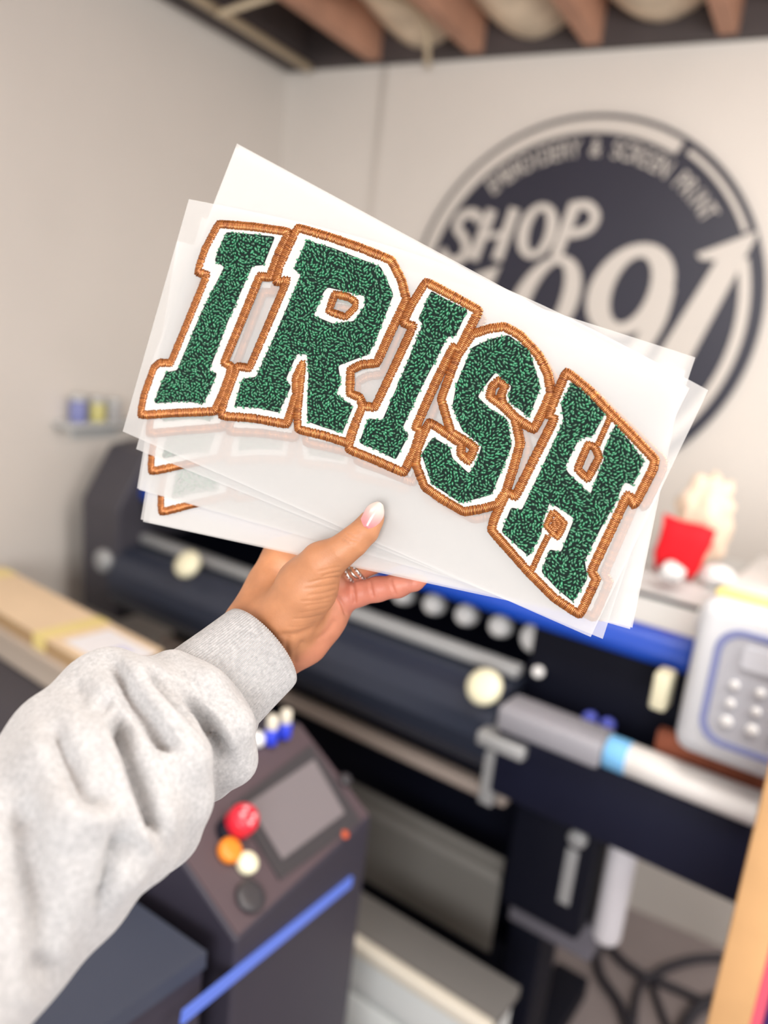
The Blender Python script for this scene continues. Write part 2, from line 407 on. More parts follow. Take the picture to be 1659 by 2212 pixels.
ol = lxz([(1434, 1108), (1470, 1124), (1512, 1132), (1548, 1146), (1536, 1180), (1522, 1205), (1510, 1235), (1494, 1254), (1478, 1246), (1462, 1222), (1446, 1210), (1428, 1218), (1414, 1234), (1412, 1190), (1424, 1160), (1432, 1130)], .30, (-.20, 1.219))
zmin = min(p[1] for p in ol); ol = [(p[0], max(p[1], .0005)) for p in ol]
cushion('cloth_body', ol, 0, .055, m_red, rp)
tag(rp, 'bright red cloth pouch standing on the printer cover', 'pouch')
m_fluff = mat('cream_plush', (228, 208, 186), .95, bump=.8, bscale=90, var=.06, scale=30)
def pblob(nm, px, py, ly, rad, m, label, cat, zb=1.2195, **k):
    q = lp(px, py, ly); c = pw(q[0], ly, max(q[2], zb + rad[2] * .9)); o = blob(nm, c, rad, m, flat=zb, **k); return tag(o, label, cat)
pblob('plush_bundle', 1520, 1125, .38, (.050, .035, .085), m_fluff, 'cream plush bundle behind the red pouch on the printer', 'plush', amp=.35)
pblob('white_cloth_wad', 1452, 1235, .235, (.022, .022, .016), m_white, 'small pinkish white wad under the red pouch', 'cloth', amp=.3, seed=2, zb=1.2005)
pblob('white_cloth_wad', 1552, 1246, .30, (.030, .02, .020), m_white, 'white crumpled wad right of the red pouch by the yellow strip', 'cloth', amp=.3, seed=5)
tg = box('yellow_strip', -.085, .012, -.020, .012, 1.2905, 1.298, mat('pale_yellow', (246, 226, 140), .6), None, .003)
tg.matrix_world = Matrix.Translation(Vector(PO)) @ Matrix.Rotation(PA, 4, 'Z')
tag(tg, 'pale yellow strip lying on top of the printer control panel', 'strip')
wb = empty('white_carton', pw(.10, .36, 1.2455), PA)
box('carton_body', -.11, .12, -.10, .10, 0, .085, m_white, wb, .004); box('carton_lid_edge', -.112, .122, -.102, .102, .060, .066, m_lgrey, wb)
tag(wb, 'white carton on the printer behind the control panel', 'carton')
btl = empty('waste_bottle', pw(-.172, .13, .56), PA)
tag(btl, 'translucent white bottle with yellowish cap hung beside the black drive unit', 'bottle')
lathe('bottle_body', [(.022, 0), (.026, .01), (.026, .19), (.016, .225), (.010, .235)], mat('milky_plastic', (226, 224, 230), .35), btl)
lathe('bottle_cap', [(.013, .235), (.014, .24), (.014, .265), (.010, .27)], mat('olive_cap', (170, 170, 120), .5), btl)

# ================================================================== WHITE DRAWER UNIT below the printer
q0, q1 = lp(735, 2012, -.12), lp(1039, 2206, -.12)
zt = (q0[2] + q1[2]) / 2
du = empty('drawer_unit', pw(-.60, -.12, 0), PA)
tag(du, 'pale grey drawer unit with cream top edge in front of the printer stand', 'drawers')
m_pale = mat('pale_green_grey', (226, 231, 231), .4); m_ctop = mat('cream_edge', (228, 222, 208), .45)
x0, x1 = q0[0] - .12 + .60, q1[0] + .01 + .60
box('carcass', x0, x1, .012, .11, 0, zt - .022, m_pale, du)
box('top_board', x0 - .01, x1 + .01, 0.014, .115, zt - .022, zt + .002, mat('grey_top', (112, 110, 108), .6), du, .003)
box('front_lip', x0 - .01, x1 + .01, -.010, .0135, zt - .022, zt + .006, m_ctop, du, .005)
zz = zt - .030
for k in range(4):
    h = .075 if k == 0 else .14
    if zz - h < 0: break
    d_ = box('drawer', x0 + .004, x1 - .004, 0, .012, zz - h, zz, m_pale, du, .002); zz -= h + .010

# ================================================================== CONSOLE MACHINE in the lower left
XF = -.47
m_con = mat('console_dark', (50, 47, 60), .5, var=.05, scale=5); m_con2 = mat('console_plum', (78, 64, 70), .55)
m_bez = mat('bezel_dark', (56, 54, 58), .4); m_scr = mat('screen_grey', (118, 112, 116), .3)
con = empty('dryer_console', (-.57, .78, 0), 0)
tag(con, 'dark machine console with sloped control face and blue side stripe', 'machine')
cx, cy = -.57, .78
Y0, Y1 = .635, .945
prof = [(-.70, 0), (-.70, 1.0), (-.615, 1.0), (XF, .895), (XF, 0)]
profile('console_body', [(a - cx, b) for a, b in prof], Y0 - cy, Y1 - cy, m_con, con, .004, axis=1)
# frame of the sloped face
sv = Vector((XF + .615, 0, .895 - 1.0)); sl = sv.length; sd = sv.normalized(); sn = Vector((-sd.z, 0, sd.x)); sn = sn if sn.z > 0 else -sn
def sl_xf(x, y, z):                                                # x along y of the room, y down the slope, z proud
    p = Vector((-.615 - cx, x - cy, 1.0)) + sd * y + sn * z; return tuple(p)
def on_slope(px, py):
    r = ray(px, py); p0 = np.array([-.615, 0, 1.0]); n = np.array(sn); t = (n @ (p0 - CAM)) / (n @ r); p = CAM + r * t
    return (p[1], float((p - p0) @ np.array(sd)))
face = slab('control_face', [[(Y0 + .004, .004), (Y0 + .004, sl - .004), (Y1 - .004, sl - .004), (Y1 - .004, .004)]], 0, .003, m_con2, con, sl_xf)
bz = [on_slope(*p) for p in ((500, 1740), (668, 1612), (775, 1778), (600, 1905))]
slab('bezel', [bz], .003, .006, m_bez, con, sl_xf)
sc_ = [on_slope(*p) for p in ((530, 1742), (672, 1646), (738, 1762), (604, 1862))]
slab('screen', [sc_], .006, .008, m_scr, con, sl_xf)
def slope_knob(nm, px, py, r, h, m, lab=None):
    y, s = on_slope(px, py); o = lathe(nm, knob_prof(r, h), m, con, sl_xf(y, s, .003), tuple(sn), 24)
    if lab: o['label'] = lab
    return o
m_redb = mat('red_button', (222, 40, 60), .3); m_or = mat('orange_knob', (236, 138, 40), .4)
slope_knob('button_collar', 488, 1800, .017, .010, m_black)
eb = slope_knob('stop_button', 505, 1790, .020, .034, m_redb, 'red mushroom stop button')
y_, s_ = on_slope(505, 1790)
for k in range(4):
    a = k * math.pi / 2 + .5
    slab('button_arrow', [[(y_ + .007 * math.cos(a) - .004, s_ + .010 * math.sin(a) - .003), (y_ + .007 * math.cos(a) - .004, s_ + .010 * math.sin(a) + .004), (y_ + .007 * math.cos(a) + .004, s_ + .010 * math.sin(a) + .001)]], .034, .0385, mat('button_pink', (245, 190, 195), .35), eb, sl_xf)
slope_knob('selector_knob', 488, 1845, .016, .014, m_or, 'orange selector knob')
slope_knob('power_button', 526, 1872, .014, .014, m_cream, 'cream push button')
slope_knob('dial', 535, 1942, .020, .008, m_bez); slope_knob('indicator_lamp', 741, 1806, .006, .004, mat('orange_red', (196, 84, 48), .4), 'small orange red indicator')
slope_knob('dial', 740, 1690, .010, .01, m_bez)
# blue stripe on the side
def on_side(px, py): q = hit(px, py, 0, XF); return (q[1], q[2])
s0, s1 = on_side(756, 1902), on_side(380, 2205)
dirv = np.array(s1) - np.array(s0); s1 = tuple(np.array(s0) + dirv * .98)
rb = ribbon([s0, s1], .0155)
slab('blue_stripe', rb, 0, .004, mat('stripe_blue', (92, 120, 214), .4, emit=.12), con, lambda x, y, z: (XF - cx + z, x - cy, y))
# flat bed
bed = empty('press_bed', (-.78, .60, 0))
tag(bed, 'dark flat machine bed in the lower left in front of the console', 'bed')
m_bed = mat('slate_bed', (58, 64, 80), .5, var=.06, scale=6)
b0 = hit(352, 1922, 2, .90); b1 = hit(487, 2019, 2, .90); b2 = hit(225, 2212, 2, .90); b0 = np.array([b1[0] - .3, b1[1] + .02, .9]); sh_ = max(0, b1[1] + .035 - Y0); b1 = b1 - np.array([0, sh_, 0]); b0 = b0 - np.array([0, sh_, 0])
bc = [np.array(b1[:2]), np.array(b2[:2]) + (np.array(b2[:2]) - np.array(b1[:2])) * .6]
dlt = (np.array(b0[:2]) - np.array(b1[:2])); dlt = dlt / np.linalg.norm(dlt) * .5
quad = [bc[0], bc[0] + dlt, bc[1] + dlt, bc[1]]
slab('bed_top', [[tuple(q) for q in quad]], .878, .90, m_bed, bed, lambda x, y, z: (x + .78, y - .60, z))
ins = [np.array(q) * .985 + np.mean(quad, axis=0) * .015 for q in quad]
slab('bed_body', [[tuple(q) for q in ins]], 0, .877, m_con, bed, lambda x, y, z: (x + .78, y - .60, z))
# little bottles on the console
def small_bottle(px, py, lab, cap=None):
    q = hit(px, py, 2, 1.001); e = empty('small_bottle', (q[0], q[1], 1.001)); tag(e, lab, 'bottle', 'small bottles on the console')
    lathe('bottle_base', [(.009, 0), (.010, .002), (.010, .022), (.008, .024)], mat('cobalt_blue', (44, 66, 214), .35), e, n=16)
    lathe('bottle_top', [(.008, .024), (.0085, .026), (.0085, .042), (.005, .045)], mat('ivory_cap', (222, 216, 200), .4), e, n=16)
small_bottle(585, 1606, 'blue bottle with ivory cap on the console, nearer the sleeve cuff')
small_bottle(614, 1592, 'blue bottle with ivory cap on the console, farther from the sleeve cuff')
q = hit(552, 1606, 2, 1.001)
tag(lathe('bottle_stopper', [(.012, 0), (.014, .003), (.013, .014), (.006, .018)], m_white, None, (q[0], q[1], 1.001)), 'white round stopper on the console beside the blue bottles', 'stopper')

# ================================================================== CARDBOARD BOX on a dark bench, left
ZB = .95
A_, B_, D_, C2 = [hit(px, py, 2, ZB)[:2] for px, py in ((0, 1222), (352, 1405), (0, 1322), (200, 1462))]
u = (B_ - A_) / np.linalg.norm(B_ - A_); v = np.array([u[1], -u[0]]); depth = abs((C2 - B_) @ v) if abs((C2 - B_) @ v) > .1 else .17
depth = float(np.clip(abs((D_ - A_) @ v), .14, .24)); blen = float(min(np.linalg.norm(B_ - A_), (B_[0] - XL) / u[0] - .08))
ang = math.atan2(u[1], u[0]); bx = empty('cardboard_box', (B_[0], B_[1], ZB - .032), ang)
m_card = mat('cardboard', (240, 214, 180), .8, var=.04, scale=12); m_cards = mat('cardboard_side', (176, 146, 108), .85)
m_ytape = mat('yellow_tape', (246, 226, 150), .35); m_lbl = mat('white_label', (246, 246, 250), .6)
tag(bx, 'flat tan cardboard box with yellow tape and white shipping label', 'box')
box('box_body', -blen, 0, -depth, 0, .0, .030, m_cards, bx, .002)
box('box_lid', -blen - .001, .001, -depth - .001, .001, .0305, .032, m_card, bx)
tl = hit(90, 1368, 2, ZB)[:2] - B_; tr = hit(246, 1338, 2, ZB)[:2] - B_
iu = lambda d: (float(d @ u), float(d @ np.array([-u[1], u[0]])))
tm = (iu(tl)[0] + iu(tr)[0]) / 2
box('tape_band', tm - .022, tm + .022, -depth - .002, .002, .0322, .0328, m_ytape, bx); box('tape_band', tm - .022, tm + .022, -depth - .0025, -depth - .0012, .004, .0325, m_ytape, bx)
box('tape_band', -blen + .02, -blen + .07, -depth - .002, .002, .0322, .0328, m_ytape, bx)
lb = box('shipping_label', tm + .05, tm + .21, -depth + .02, -.02, .0322, .0327, m_lbl, bx); box('label_print', tm + .14, tm + .18, -depth + .06, -.05, .0327, .0329, mat('label_lilac', (205, 208, 245), .6), lb)
pb = empty('padded_carton', (B_[0] + u[0] * .03, B_[1] + u[1] * .03, ZB - .0925), ang)
tag(pb, 'pale flat carton underneath the tan cardboard box', 'carton')
box('carton_body', -blen - .01, 0, -depth - .012, .0, 0, .060, mat('pale_carton', (200, 186, 172), .8), pb, .003); box('carton_flap', -blen - .01, .0, -depth - .014, -depth - .012, .03, .060, mat('pale_carton2', (186, 172, 158), .8), pb)
tb = empty('dark_bench', (B_[0] - .35, B_[1], 0), ang)
tag(tb, 'dark plum bench carrying the cardboard boxes at the left', 'bench')
m_plum = mat('plum_black', (58, 54, 72), .5, var=.1, scale=4)
box('bench_top', -.24, .42, -.36, .05, ZB - .132, ZB - .0935, m_char, tb, .004)
box('bench_front', -.24, .42, -.34, -.32, .1, ZB - .133, m_plum, tb)
for sx in (-.20, .38): box('leg', sx - .03, sx + .03, -.10, .03, 0, ZB - .133, m_black, tb)
lathe('bench_knob', knob_prof(.03, .02), m_black, tb, (-.02, -.341, ZB - .19), (0, -1, 0)); box('bench_plate', .02, .14, -.345, -.34, ZB - .26, ZB - .15, mat('olive_grey', (88, 90, 88), .5), tb)

# ================================================================== SMALL SHELF on the left wall
q = hit(185, 905, 0, XL)
sh = empty('wall_shelf', (XL, q[1], q[2])); tag(sh, 'small pale shelf fixed to the left wall', 'shelf')
box('shelf_board', 0, .07, -.11, .16, -.012, 0, m_lgrey, sh, .003); box('shelf_bracket', 0, .012, -.05, .10, -.05, -.0125, m_lgrey, sh)
for dy, rgb, nm, hh in ((-.055, (128, 134, 186), 'periwinkle', .062), (.005, (206, 200, 130), 'yellow', .055), (.060, (168, 168, 170), 'grey', .05)):
    j = empty('jar', (XL + .037, q[1] + dy, q[2])); tag(j, f'small {nm} jar on the wall shelf left of the white sheets', 'jar', 'jars on the wall shelf')
    lathe('jar_body', [(.021, 0), (.023, .003), (.023, hh - .012), (.019, hh - .006)], mat('jar_' + nm, rgb, .4), j, n=18); lathe('jar_lid', [(.0195, hh - .006), (.021, hh - .004), (.021, hh + .008), (.018, hh + .010)], m_lgrey, j, n=18)

# ================================================================== WOOD FRAMED BOARD at the right edge, CABLES
fb = empty('framed_board', (.046, .95, 0)); tag(fb, 'wooden upright edged with pink beside a purple panel at the right border', 'board')
m_wood = mat('pale_timber', (206, 162, 112), .6, var=.1, scale=9)
box('timber_upright', -.022, .022, -.012, .012, 0, 1.34, m_wood, fb, .002)
box('pink_edging', .0225, .034, -.008, .010, 0, 1.34, mat('coral_pink', (232, 92, 116), .6), fb); box('purple_panel', .0345, .42, -.004, .008, 0.02, 1.34, mat('deep_purple', (52, 22, 92), .6), fb)
m_cable = mat('black_rubber', (44, 42, 52), .5)
def floor_path(pts, z=.012): return spline([tuple(hit(a, b, 2, z)) for a, b in pts], 8)
def cable(pts, lab, r=.012): tag(tube('floor_cable', floor_path(pts, r), r, m_cable), lab, 'cable')
cable([(1560, 2068), (1500, 2072), (1440, 2090), (1400, 2110), (1350, 2080), (1310, 2040), (1290, 2060), (1300, 2110), (1340, 2170), (1370, 2260)], 'looped black cable on the floor, the one with the big bend')
cable([(1400, 2105), (1375, 2150), (1365, 2260)], 'short black cable on the floor running straight towards the viewer', .010)
cable([(1405, 2112), (1420, 2160), (1450, 2240)], 'black cable on the floor slanting right from the crossing', .009)
cable([(1420, 2118), (1470, 2140), (1520, 2160), (1570, 2150)], 'black cable on the floor leading to the wooden upright', .011)
cable([(1560, 2150), (1500, 2185), (1470, 2240)], 'thick black cable nearest the wooden upright', .016)

# ================================================================== SHEETS AND PATCHES held in the hand
PN = np.array([.24, -.05, .96]); PN /= np.linalg.norm(PN)          # sheet normal (away from the viewer), camera axes
P0 = cp(860, 880, .465)
def pdepth(px, py): r = np.array([(px - CX) / F, (py - CY) / F, 1.0]); return float(PN @ P0 / (PN @ r))
E1 = np.array([1, .41, 0.]); E1 -= PN * (E1 @ PN); E1 /= np.linalg.norm(E1); E2 = np.cross(E1, PN); E2 = -np.cross(PN, E1) if E2[1] > 0 else E2
def loc2(px, py, off=0.):                                          # photo point -> sheet coordinates on the plane pushed back by off
    r = np.array([(px - CX) / F, (py - CY) / F, 1.0]); t = (PN @ P0 + off) / (PN @ r); d = r * t - P0
    return np.array([d @ E1, d @ E2])
def plane_matrix(off=0., tx=0., ty=0., rot=0.):
    c, s = math.cos(rot), math.sin(rot)
    a, b = E1 * c + E2 * s, -E1 * s + E2 * c
    o = to_world(P0 + PN * off + E1 * tx + E2 * ty); a, b, n = R @ a, R @ b, R @ (-PN)
    return Matrix(((a[0], b[0], n[0], o[0]), (a[1], b[1], n[1], o[1]), (a[2], b[2], n[2], o[2]), (0, 0, 0, 1)))

def film_material():
    m = bpy.data.materials.new('frosted_film'); m.use_nodes = True; nt = m.node_tree; b = nt.nodes['Principled BSDF']; out = nt.nodes['Material Output']
    b.inputs['Base Color'].default_value = (.93, .93, .925, 1); b.inputs['Roughness'].default_value = .34; b.inputs['Specular IOR Level'].default_value = .4
    tl = nt.nodes.new('ShaderNodeBsdfTranslucent'); tl.inputs[0].default_value = (.93, .93, .925, 1)
    m1 = nt.nodes.new('ShaderNodeMixShader'); m1.inputs[0].default_value = .35
    nt.links.new(b.outputs[0], m1.inputs[1]); nt.links.new(tl.outputs[0], m1.inputs[2])
    tr = nt.nodes.new('ShaderNodeBsdfTransparent'); m2 = nt.nodes.new('ShaderNodeMixShader'); m2.inputs[0].default_value = .66
    nt.links.new(m1.outputs[0], m2.inputs[1]); nt.links.new(tr.outputs[0], m2.inputs[2]); nt.links.new(m2.outputs[0], out.inputs['Surface'])
    return m
m_film = film_material()
STEP = .0034
SHEETS = [  # corners TL, TR, BR, BL in the photograph, bulge of the top edge, label
    ((408, 430), (1530, 843), (1276, 1376), (265, 932), -62, 'front frosted carrier sheet bearing the fully visible lettering, corner jutting farthest right'),
    ((436, 470), (1502, 772), (1302, 1380), (294, 970), -14, 'second frosted sheet, its left corner just below the front one'),
    ((383, 520), (1480, 800), (1366, 1356), (296, 1055), 0, 'frosted sheet with the lowest right corner above the printer panel'),
    ((392, 600), (1466, 815), (1342, 1346), (304, 1122), 0, 'frosted sheet with the lowest left corner carrying a copper stitched corner'),
    ((404, 612), (1460, 822), (1334, 1336), (322, 1129), 0, 'frosted sheet tucked behind the lowest left corner sheet'),
    ((512, 310), (1490, 838), (1290, 1240), (320, 800), 0, 'frosted sheet with the top left corner sticking up highest'),
]
EXTRA = [  # blank sheets lying flush behind the others
    (STEP * 2 + .0006, (386, 524), (1478, 804), (1361, 1359), (300, 1058), 'frosted sheet flush behind the one with the lowest right corner'),
    (STEP * 3 + .0006, (396, 604), (1462, 820), (1336, 1349), (309, 1127), 'frosted sheet flush behind the one with the lowest left corner'),
    (STEP * 5 + .0008, (517, 315), (1484, 840), (1284, 1236), (326, 798), 'frosted sheet flush behind the highest top left corner, hidden edge nearest'),
    (STEP * 5 + .0016, (509, 318), (1488, 842), (1288, 1232), (322, 806), 'hindmost frosted sheet of the whole stack, touching the fingers'),
]
def make_sheet(off, c, bulge, label):
    nu, nv = 28, 12; q = [np.array(p, float) for p in c]; vs = []
    m = plane_matrix(off)
    for layer in (0, 1):
        for j in range(nv + 1):
            for k in range(nu + 1):
                s, t = k / nu, j / nv
                p = (q[0] * (1 - s) + q[1] * s) * (1 - t) + (q[3] * (1 - s) + q[2] * s) * t
                p = p + np.array([0, bulge * math.sin(math.pi * s) * (1 - t)])
                l = loc2(p[0], p[1], off); vs.append((l[0], l[1], -.00012 * layer))
    n1 = (nu + 1) * (nv + 1); fs = []; W = nu + 1
    for j in range(nv):
        for k in range(nu):
            a = j * W + k; fs.append((a, a + W, a + W + 1, a + 1)); fs.append((a + n1, a + 1 + n1, a + W + 1 + n1, a + W + n1))
    rim = list(range(W)) + [j * W + nu for j in range(1, nv + 1)] + [nv * W + k for k in range(nu - 1, -1, -1)] + [j * W for j in range(nv - 1, 0, -1)]
    for a, b in zip(rim, rim[1:] + rim[:1]): fs.append((a, b, b + n1, a + n1))
    o = mesh_obj('carrier_sheet', vs, fs, m_film); o.matrix_world = m
    tag(o, label, 'sheet', 'frosted carrier sheets fanned in the hand')
for i, s in enumerate(SHEETS): make_sheet(STEP * i, s[:4], s[4], s[5])
for s in EXTRA: make_sheet(s[0], s[1:5], 0, s[5])

Z1 = lambda pts: [(250 + .27125 * x, 430 + .27125 * y) for x, y in pts]
Z2 = lambda pts: [(450 + .3014 * x, 450 + .3014 * y) for x, y in pts]
Z3 = lambda pts: [(740 + .3014 * x, 580 + .3014 * y) for x, y in pts]
Z4 = lambda pts: [(1040 + .3014 * x, 740 + .3014 * y) for x, y in pts]
LETTERS = [
 dict(ch='I', out=Z1([(825, 205), (1100, 228), (1380, 268), (1300, 430), (1228, 625), (1150, 612), (1020, 930), (862, 1310), (925, 1335), (900, 1430), (850, 1560), (790, 1688), (500, 1700), (203, 1718), (235, 1560), (312, 1345), (355, 1308), (445, 1312), (590, 960), (738, 600), (658, 585), (720, 400)]), holes=[], lines=[],
      green=Z1([(890, 270), (1080, 285), (1275, 305), (1185, 530), (1095, 538), (1040, 660), (900, 980), (752, 1370), (815, 1388), (770, 1500), (705, 1632), (560, 1612), (320, 1628), (350, 1520), (412, 1382), (500, 1365), (690, 910), (875, 545), (797, 500), (840, 380)]), gholes=[]),
 dict(ch='R', out=Z2([(645, 145), (880, 215), (1100, 292), (1312, 378), (1385, 520), (1418, 660), (1310, 880), (1208, 1108), (1100, 1118), (1018, 1158), (1014, 1330), (1085, 1358), (1108, 1420), (1055, 1540), (1002, 1680), (830, 1625), (648, 1582), (645, 1480), (668, 1235), (682, 1105), (628, 1222), (632, 1330), (565, 1545), (330, 1502), (97, 1485), (125, 1380), (215, 1135), (300, 1152), (430, 850), (575, 512), (490, 530), (520, 420), (590, 265)]),
      holes=[Z2([(908, 612), (1010, 636), (1062, 672), (1058, 715), (988, 785), (862, 742)])], lines=[Z2([(682, 1105), (655, 1180), (635, 1222)])],
      green=Z2([(710, 235), (900, 290), (1100, 370), (1240, 425), (1330, 620), (1200, 960), (1150, 1050), (935, 1130), (955, 1250), (920, 1330), (990, 1385), (1045, 1420), (965, 1610), (830, 1570), (720, 1530), (715, 1420), (725, 1200), (715, 1050), (640, 1045), (560, 1230), (600, 1275), (510, 1465), (350, 1430), (195, 1420), (250, 1225), (350, 1210), (500, 880), (670, 480), (620, 440)]),
      gholes=[Z2([(860, 570), (1125, 632), (1128, 700), (1050, 812), (900, 830), (760, 772), (830, 605)])]),
 dict(ch='I', out=Z3([(600, 102), (770, 192), (975, 305), (905, 440), (835, 582), (795, 558), (660, 830), (520, 1145), (560, 1158), (520, 1290), (440, 1460), (250, 1375), (45, 1292), (95, 1130), (150, 988), (235, 1002), (370, 720), (515, 410), (440, 392), (500, 265)]), holes=[], lines=[],
      green=Z3([(640, 165), (770, 240), (900, 300), (810, 490), (755, 490), (690, 620), (560, 870), (430, 1150), (480, 1190), (385, 1370), (250, 1300), (125, 1250), (190, 1075), (290, 1090), (430, 770), (580, 400), (545, 370)]), gholes=[]),
 dict(ch='S', out=Z3([(935, 475), (1050, 437), (1160, 422), (1270, 482), (1400, 622), (1470, 760), (1490, 890), (1440, 1010), (1370, 1152), (1250, 1075), (1150, 968), (1140, 905), (1172, 845), (1118, 800), (1068, 850), (1052, 920), (1130, 975), (1232, 1072), (1272, 1250), (1222, 1430), (1168, 1600), (1108, 1690), (990, 1720), (870, 1740), (720, 1652), (592, 1562), (530, 1400), (548, 1280), (622, 1105), (700, 1155), (850, 1260), (845, 1330), (905, 1388), (955, 1282), (870, 1225), (782, 1175), (742, 1040), (712, 935), (762, 800), (832, 620)]),
      holes=[], lines=[],
      green=Z3([(930, 570), (1060, 510), (1190, 480), (1340, 590), (1420, 850), (1340, 1065), (1200, 960), (1190, 920), (1212, 845), (1100, 745), (1015, 850), (970, 920), (1050, 1000), (1180, 1080), (1215, 1270), (1070, 1620), (850, 1680), (640, 1540), (570, 1330), (650, 1210), (770, 1280), (790, 1360), (910, 1470), (965, 1380), (1000, 1270), (860, 1160), (790, 990), (820, 830)]), gholes=[]),
 dict(ch='H', out=Z4([(610, 215), (770, 348), (930, 518), (1090, 682), (1240, 842), (1225, 905), (1092, 1165), (1075, 1112), (1045, 1085), (920, 1350), (782, 1640), (820, 1692), (702, 1945), (520, 1822), (342, 1642), (200, 1482), (76, 1342), (95, 1265), (185, 1072), (245, 1110), (400, 800), (530, 542), (488, 525), (520, 430)]),
      holes=[Z4([(762, 725), (818, 750), (848, 822), (762, 985), (684, 908)])], lines=[Z4([(928, 520), (880, 630), (832, 735)]), Z4([(478, 1385), (420, 1500), (362, 1630)]), Z4([(512, 1210), (600, 1292), (548, 1400), (462, 1312), (512, 1210)]), Z4([(520, 1265), (530, 1340), (500, 1385)]), Z4([(530, 1255), (565, 1300), (530, 1350), (490, 1310)])],
      green=Z4([(650, 285), (770, 390), (885, 510), (800, 670), (740, 680), (700, 690), (600, 890), (620, 930), (780, 1090), (800, 1030), (880, 830), (868, 790), (890, 740), (960, 590), (1060, 710), (1165, 850), (1085, 1020), (1020, 1000), (960, 1150), (860, 1320), (740, 1560), (760, 1690), (655, 1855), (540, 1760), (430, 1640), (490, 1480), (570, 1500), (665, 1260), (580, 1200), (490, 1145), (440, 1280), (430, 1370), (340, 1530), (230, 1430), (145, 1355), (215, 1180), (290, 1200), (400, 970), (590, 560), (570, 440)]), gholes=[]),
]
def attr_mat(name, c0, c1, rough, spec, sheen=0., metal=0., aniso=0., coat=0.):
    """colour runs from c0 to c1 with the per-thread attribute 'tone'"""
    m = bpy.data.materials.new(name); m.use_nodes = True; nt = m.node_tree; b = nt.nodes['Principled BSDF']
    a = nt.nodes.new('ShaderNodeAttribute'); a.attribute_name = 'tone'
    r = nt.nodes.new('ShaderNodeValToRGB'); r.color_ramp.elements[0].color = lin(c0); r.color_ramp.elements[1].color = lin(c1)
    nt.links.new(a.outputs['Fac'], r.inputs['Fac']); nt.links.new(r.outputs['Color'], b.inputs['Base Color'])
    b.inputs['Roughness'].default_value = rough; b.inputs['Specular IOR Level'].default_value = spec; b.inputs['Sheen Weight'].default_value = sheen
    b.inputs['Metallic'].default_value = metal; b.inputs['Coat Weight'].default_value = coat; b.inputs['Coat Roughness'].default_value = .25
    return m
m_felt = mat('white_felt', (224, 222, 219), .95, bump=.35, bscale=2600, var=.02, scale=300)
m_thread = attr_mat('copper_thread', (122, 64, 24), (196, 124, 62), .27, 1., metal=.6)
m_loop = attr_mat('green_chenille', (7, 88, 60), (42, 156, 106), .28, 1., sheen=.15, coat=.6)
m_gbase = mat('green_backing', (2, 30, 24), .9)
def to_mesh(name, V, Fq, tone, m, parent):
    o = mesh_obj(name, V, Fq, m, parent, True)
    a = o.data.attributes.new('tone', 'FLOAT', 'POINT'); a.data.foreach_set('value', np.asarray(tone, np.float32)); return o
def resample(poly, ds, closed=True):
    p = np.array(poly); 
    if closed: p = np.vstack([p, p[:1]])
    seg = np.linalg.norm(np.diff(p, axis=0), axis=1); s = np.r_[0, np.cumsum(seg)]; n = max(4, int(s[-1] / ds))
    t = np.linspace(0, s[-1], n, endpoint=not closed); return np.stack([np.interp(t, s, p[:, 0]), np.interp(t, s, p[:, 1])], 1)
def round_corners(poly, closed=True, k=.0011):
    q = resample(poly, .0004, closed); n = max(1, int(k / .0004)); out = q.copy()
    for _ in range(2):
        acc = np.zeros_like(out); 
        for d in range(-n, n + 1):
            acc += np.roll(out, d, 0) if closed else out[np.clip(np.arange(len(out)) + d, 0, len(out) - 1)]
        out = acc / (2 * n + 1)
    return out
BW, BH = .0060, .0021                                              # width and height of the satin stitched border
def stitches(paths):
    V, Fq, tone = [], [], []
    K = 7
    for pts, closed, wd in paths:
        base = round_corners(pts, closed, .0007); q = resample(base, .00098, closed); n = len(q)
        d = (np.roll(q, -1, 0) - np.roll(q, 1, 0)) if closed else np.gradient(q, axis=0)
        nn = np.stack([-d[:, 1], d[:, 0]], 1); nn /= np.linalg.norm(nn, axis=1, keepdims=True) + 1e-12
        sm_ = np.zeros_like(nn)
        for k in range(-3, 4): sm_ += np.roll(nn, k, 0) if closed else nn[np.clip(np.arange(n) + k, 0, n - 1)]
        nn = sm_ / (np.linalg.norm(sm_, axis=1, keepdims=True) + 1e-12)
        for i in range(n):
            a = nn[i]; j = rng.normal(0, .10); a = np.array([a[0] * math.cos(j) - a[1] * math.sin(j), a[0] * math.sin(j) + a[1] * math.cos(j)])
            t = np.array([a[1], -a[0]]); hw = wd / 2 * (1 + rng.normal(0, .035)); tw = .00054; tn = float(np.clip(rng.normal(.5, .16), 0, 1)); b0 = len(V); hz = BH * (1 + rng.normal(0, .03))
            for k in range(K):
                u_ = -1 + 2 * k / (K - 1); zc = .0007 + (hz - .0007) * math.sqrt(max(0, 1 - abs(u_) ** 2.2)); c = q[i] + a * hw * u_
                V += [(*(c - t * tw), zc - .00045), (*c, zc), (*(c + t * tw), zc - .00045)]; tone += [tn] * 3
            for k in range(K - 1):
                r0 = b0 + 3 * k
                Fq += [(r0, r0 + 1, r0 + 4, r0 + 3), (r0 + 1, r0 + 2, r0 + 5, r0 + 4)]
        # core under the stitches
        b0 = len(V); ks = (-1, -.6, 0, .6, 1)
        for i in range(n):
            for u_ in ks:
                c = q[i] + nn[i] * wd / 2 * .96 * u_; V.append((*c, .0004 + (BH - .0011) * math.sqrt(max(0, 1 - abs(u_) ** 2.2)))); tone.append(.1)
        for i in range(n if closed else n - 1):
            i1 = (i + 1) % n
            for k in range(4): Fq.append((b0 + i * 5 + k, b0 + i1 * 5 + k, b0 + i1 * 5 + k + 1, b0 + i * 5 + k + 1))
    return V, Fq, tone
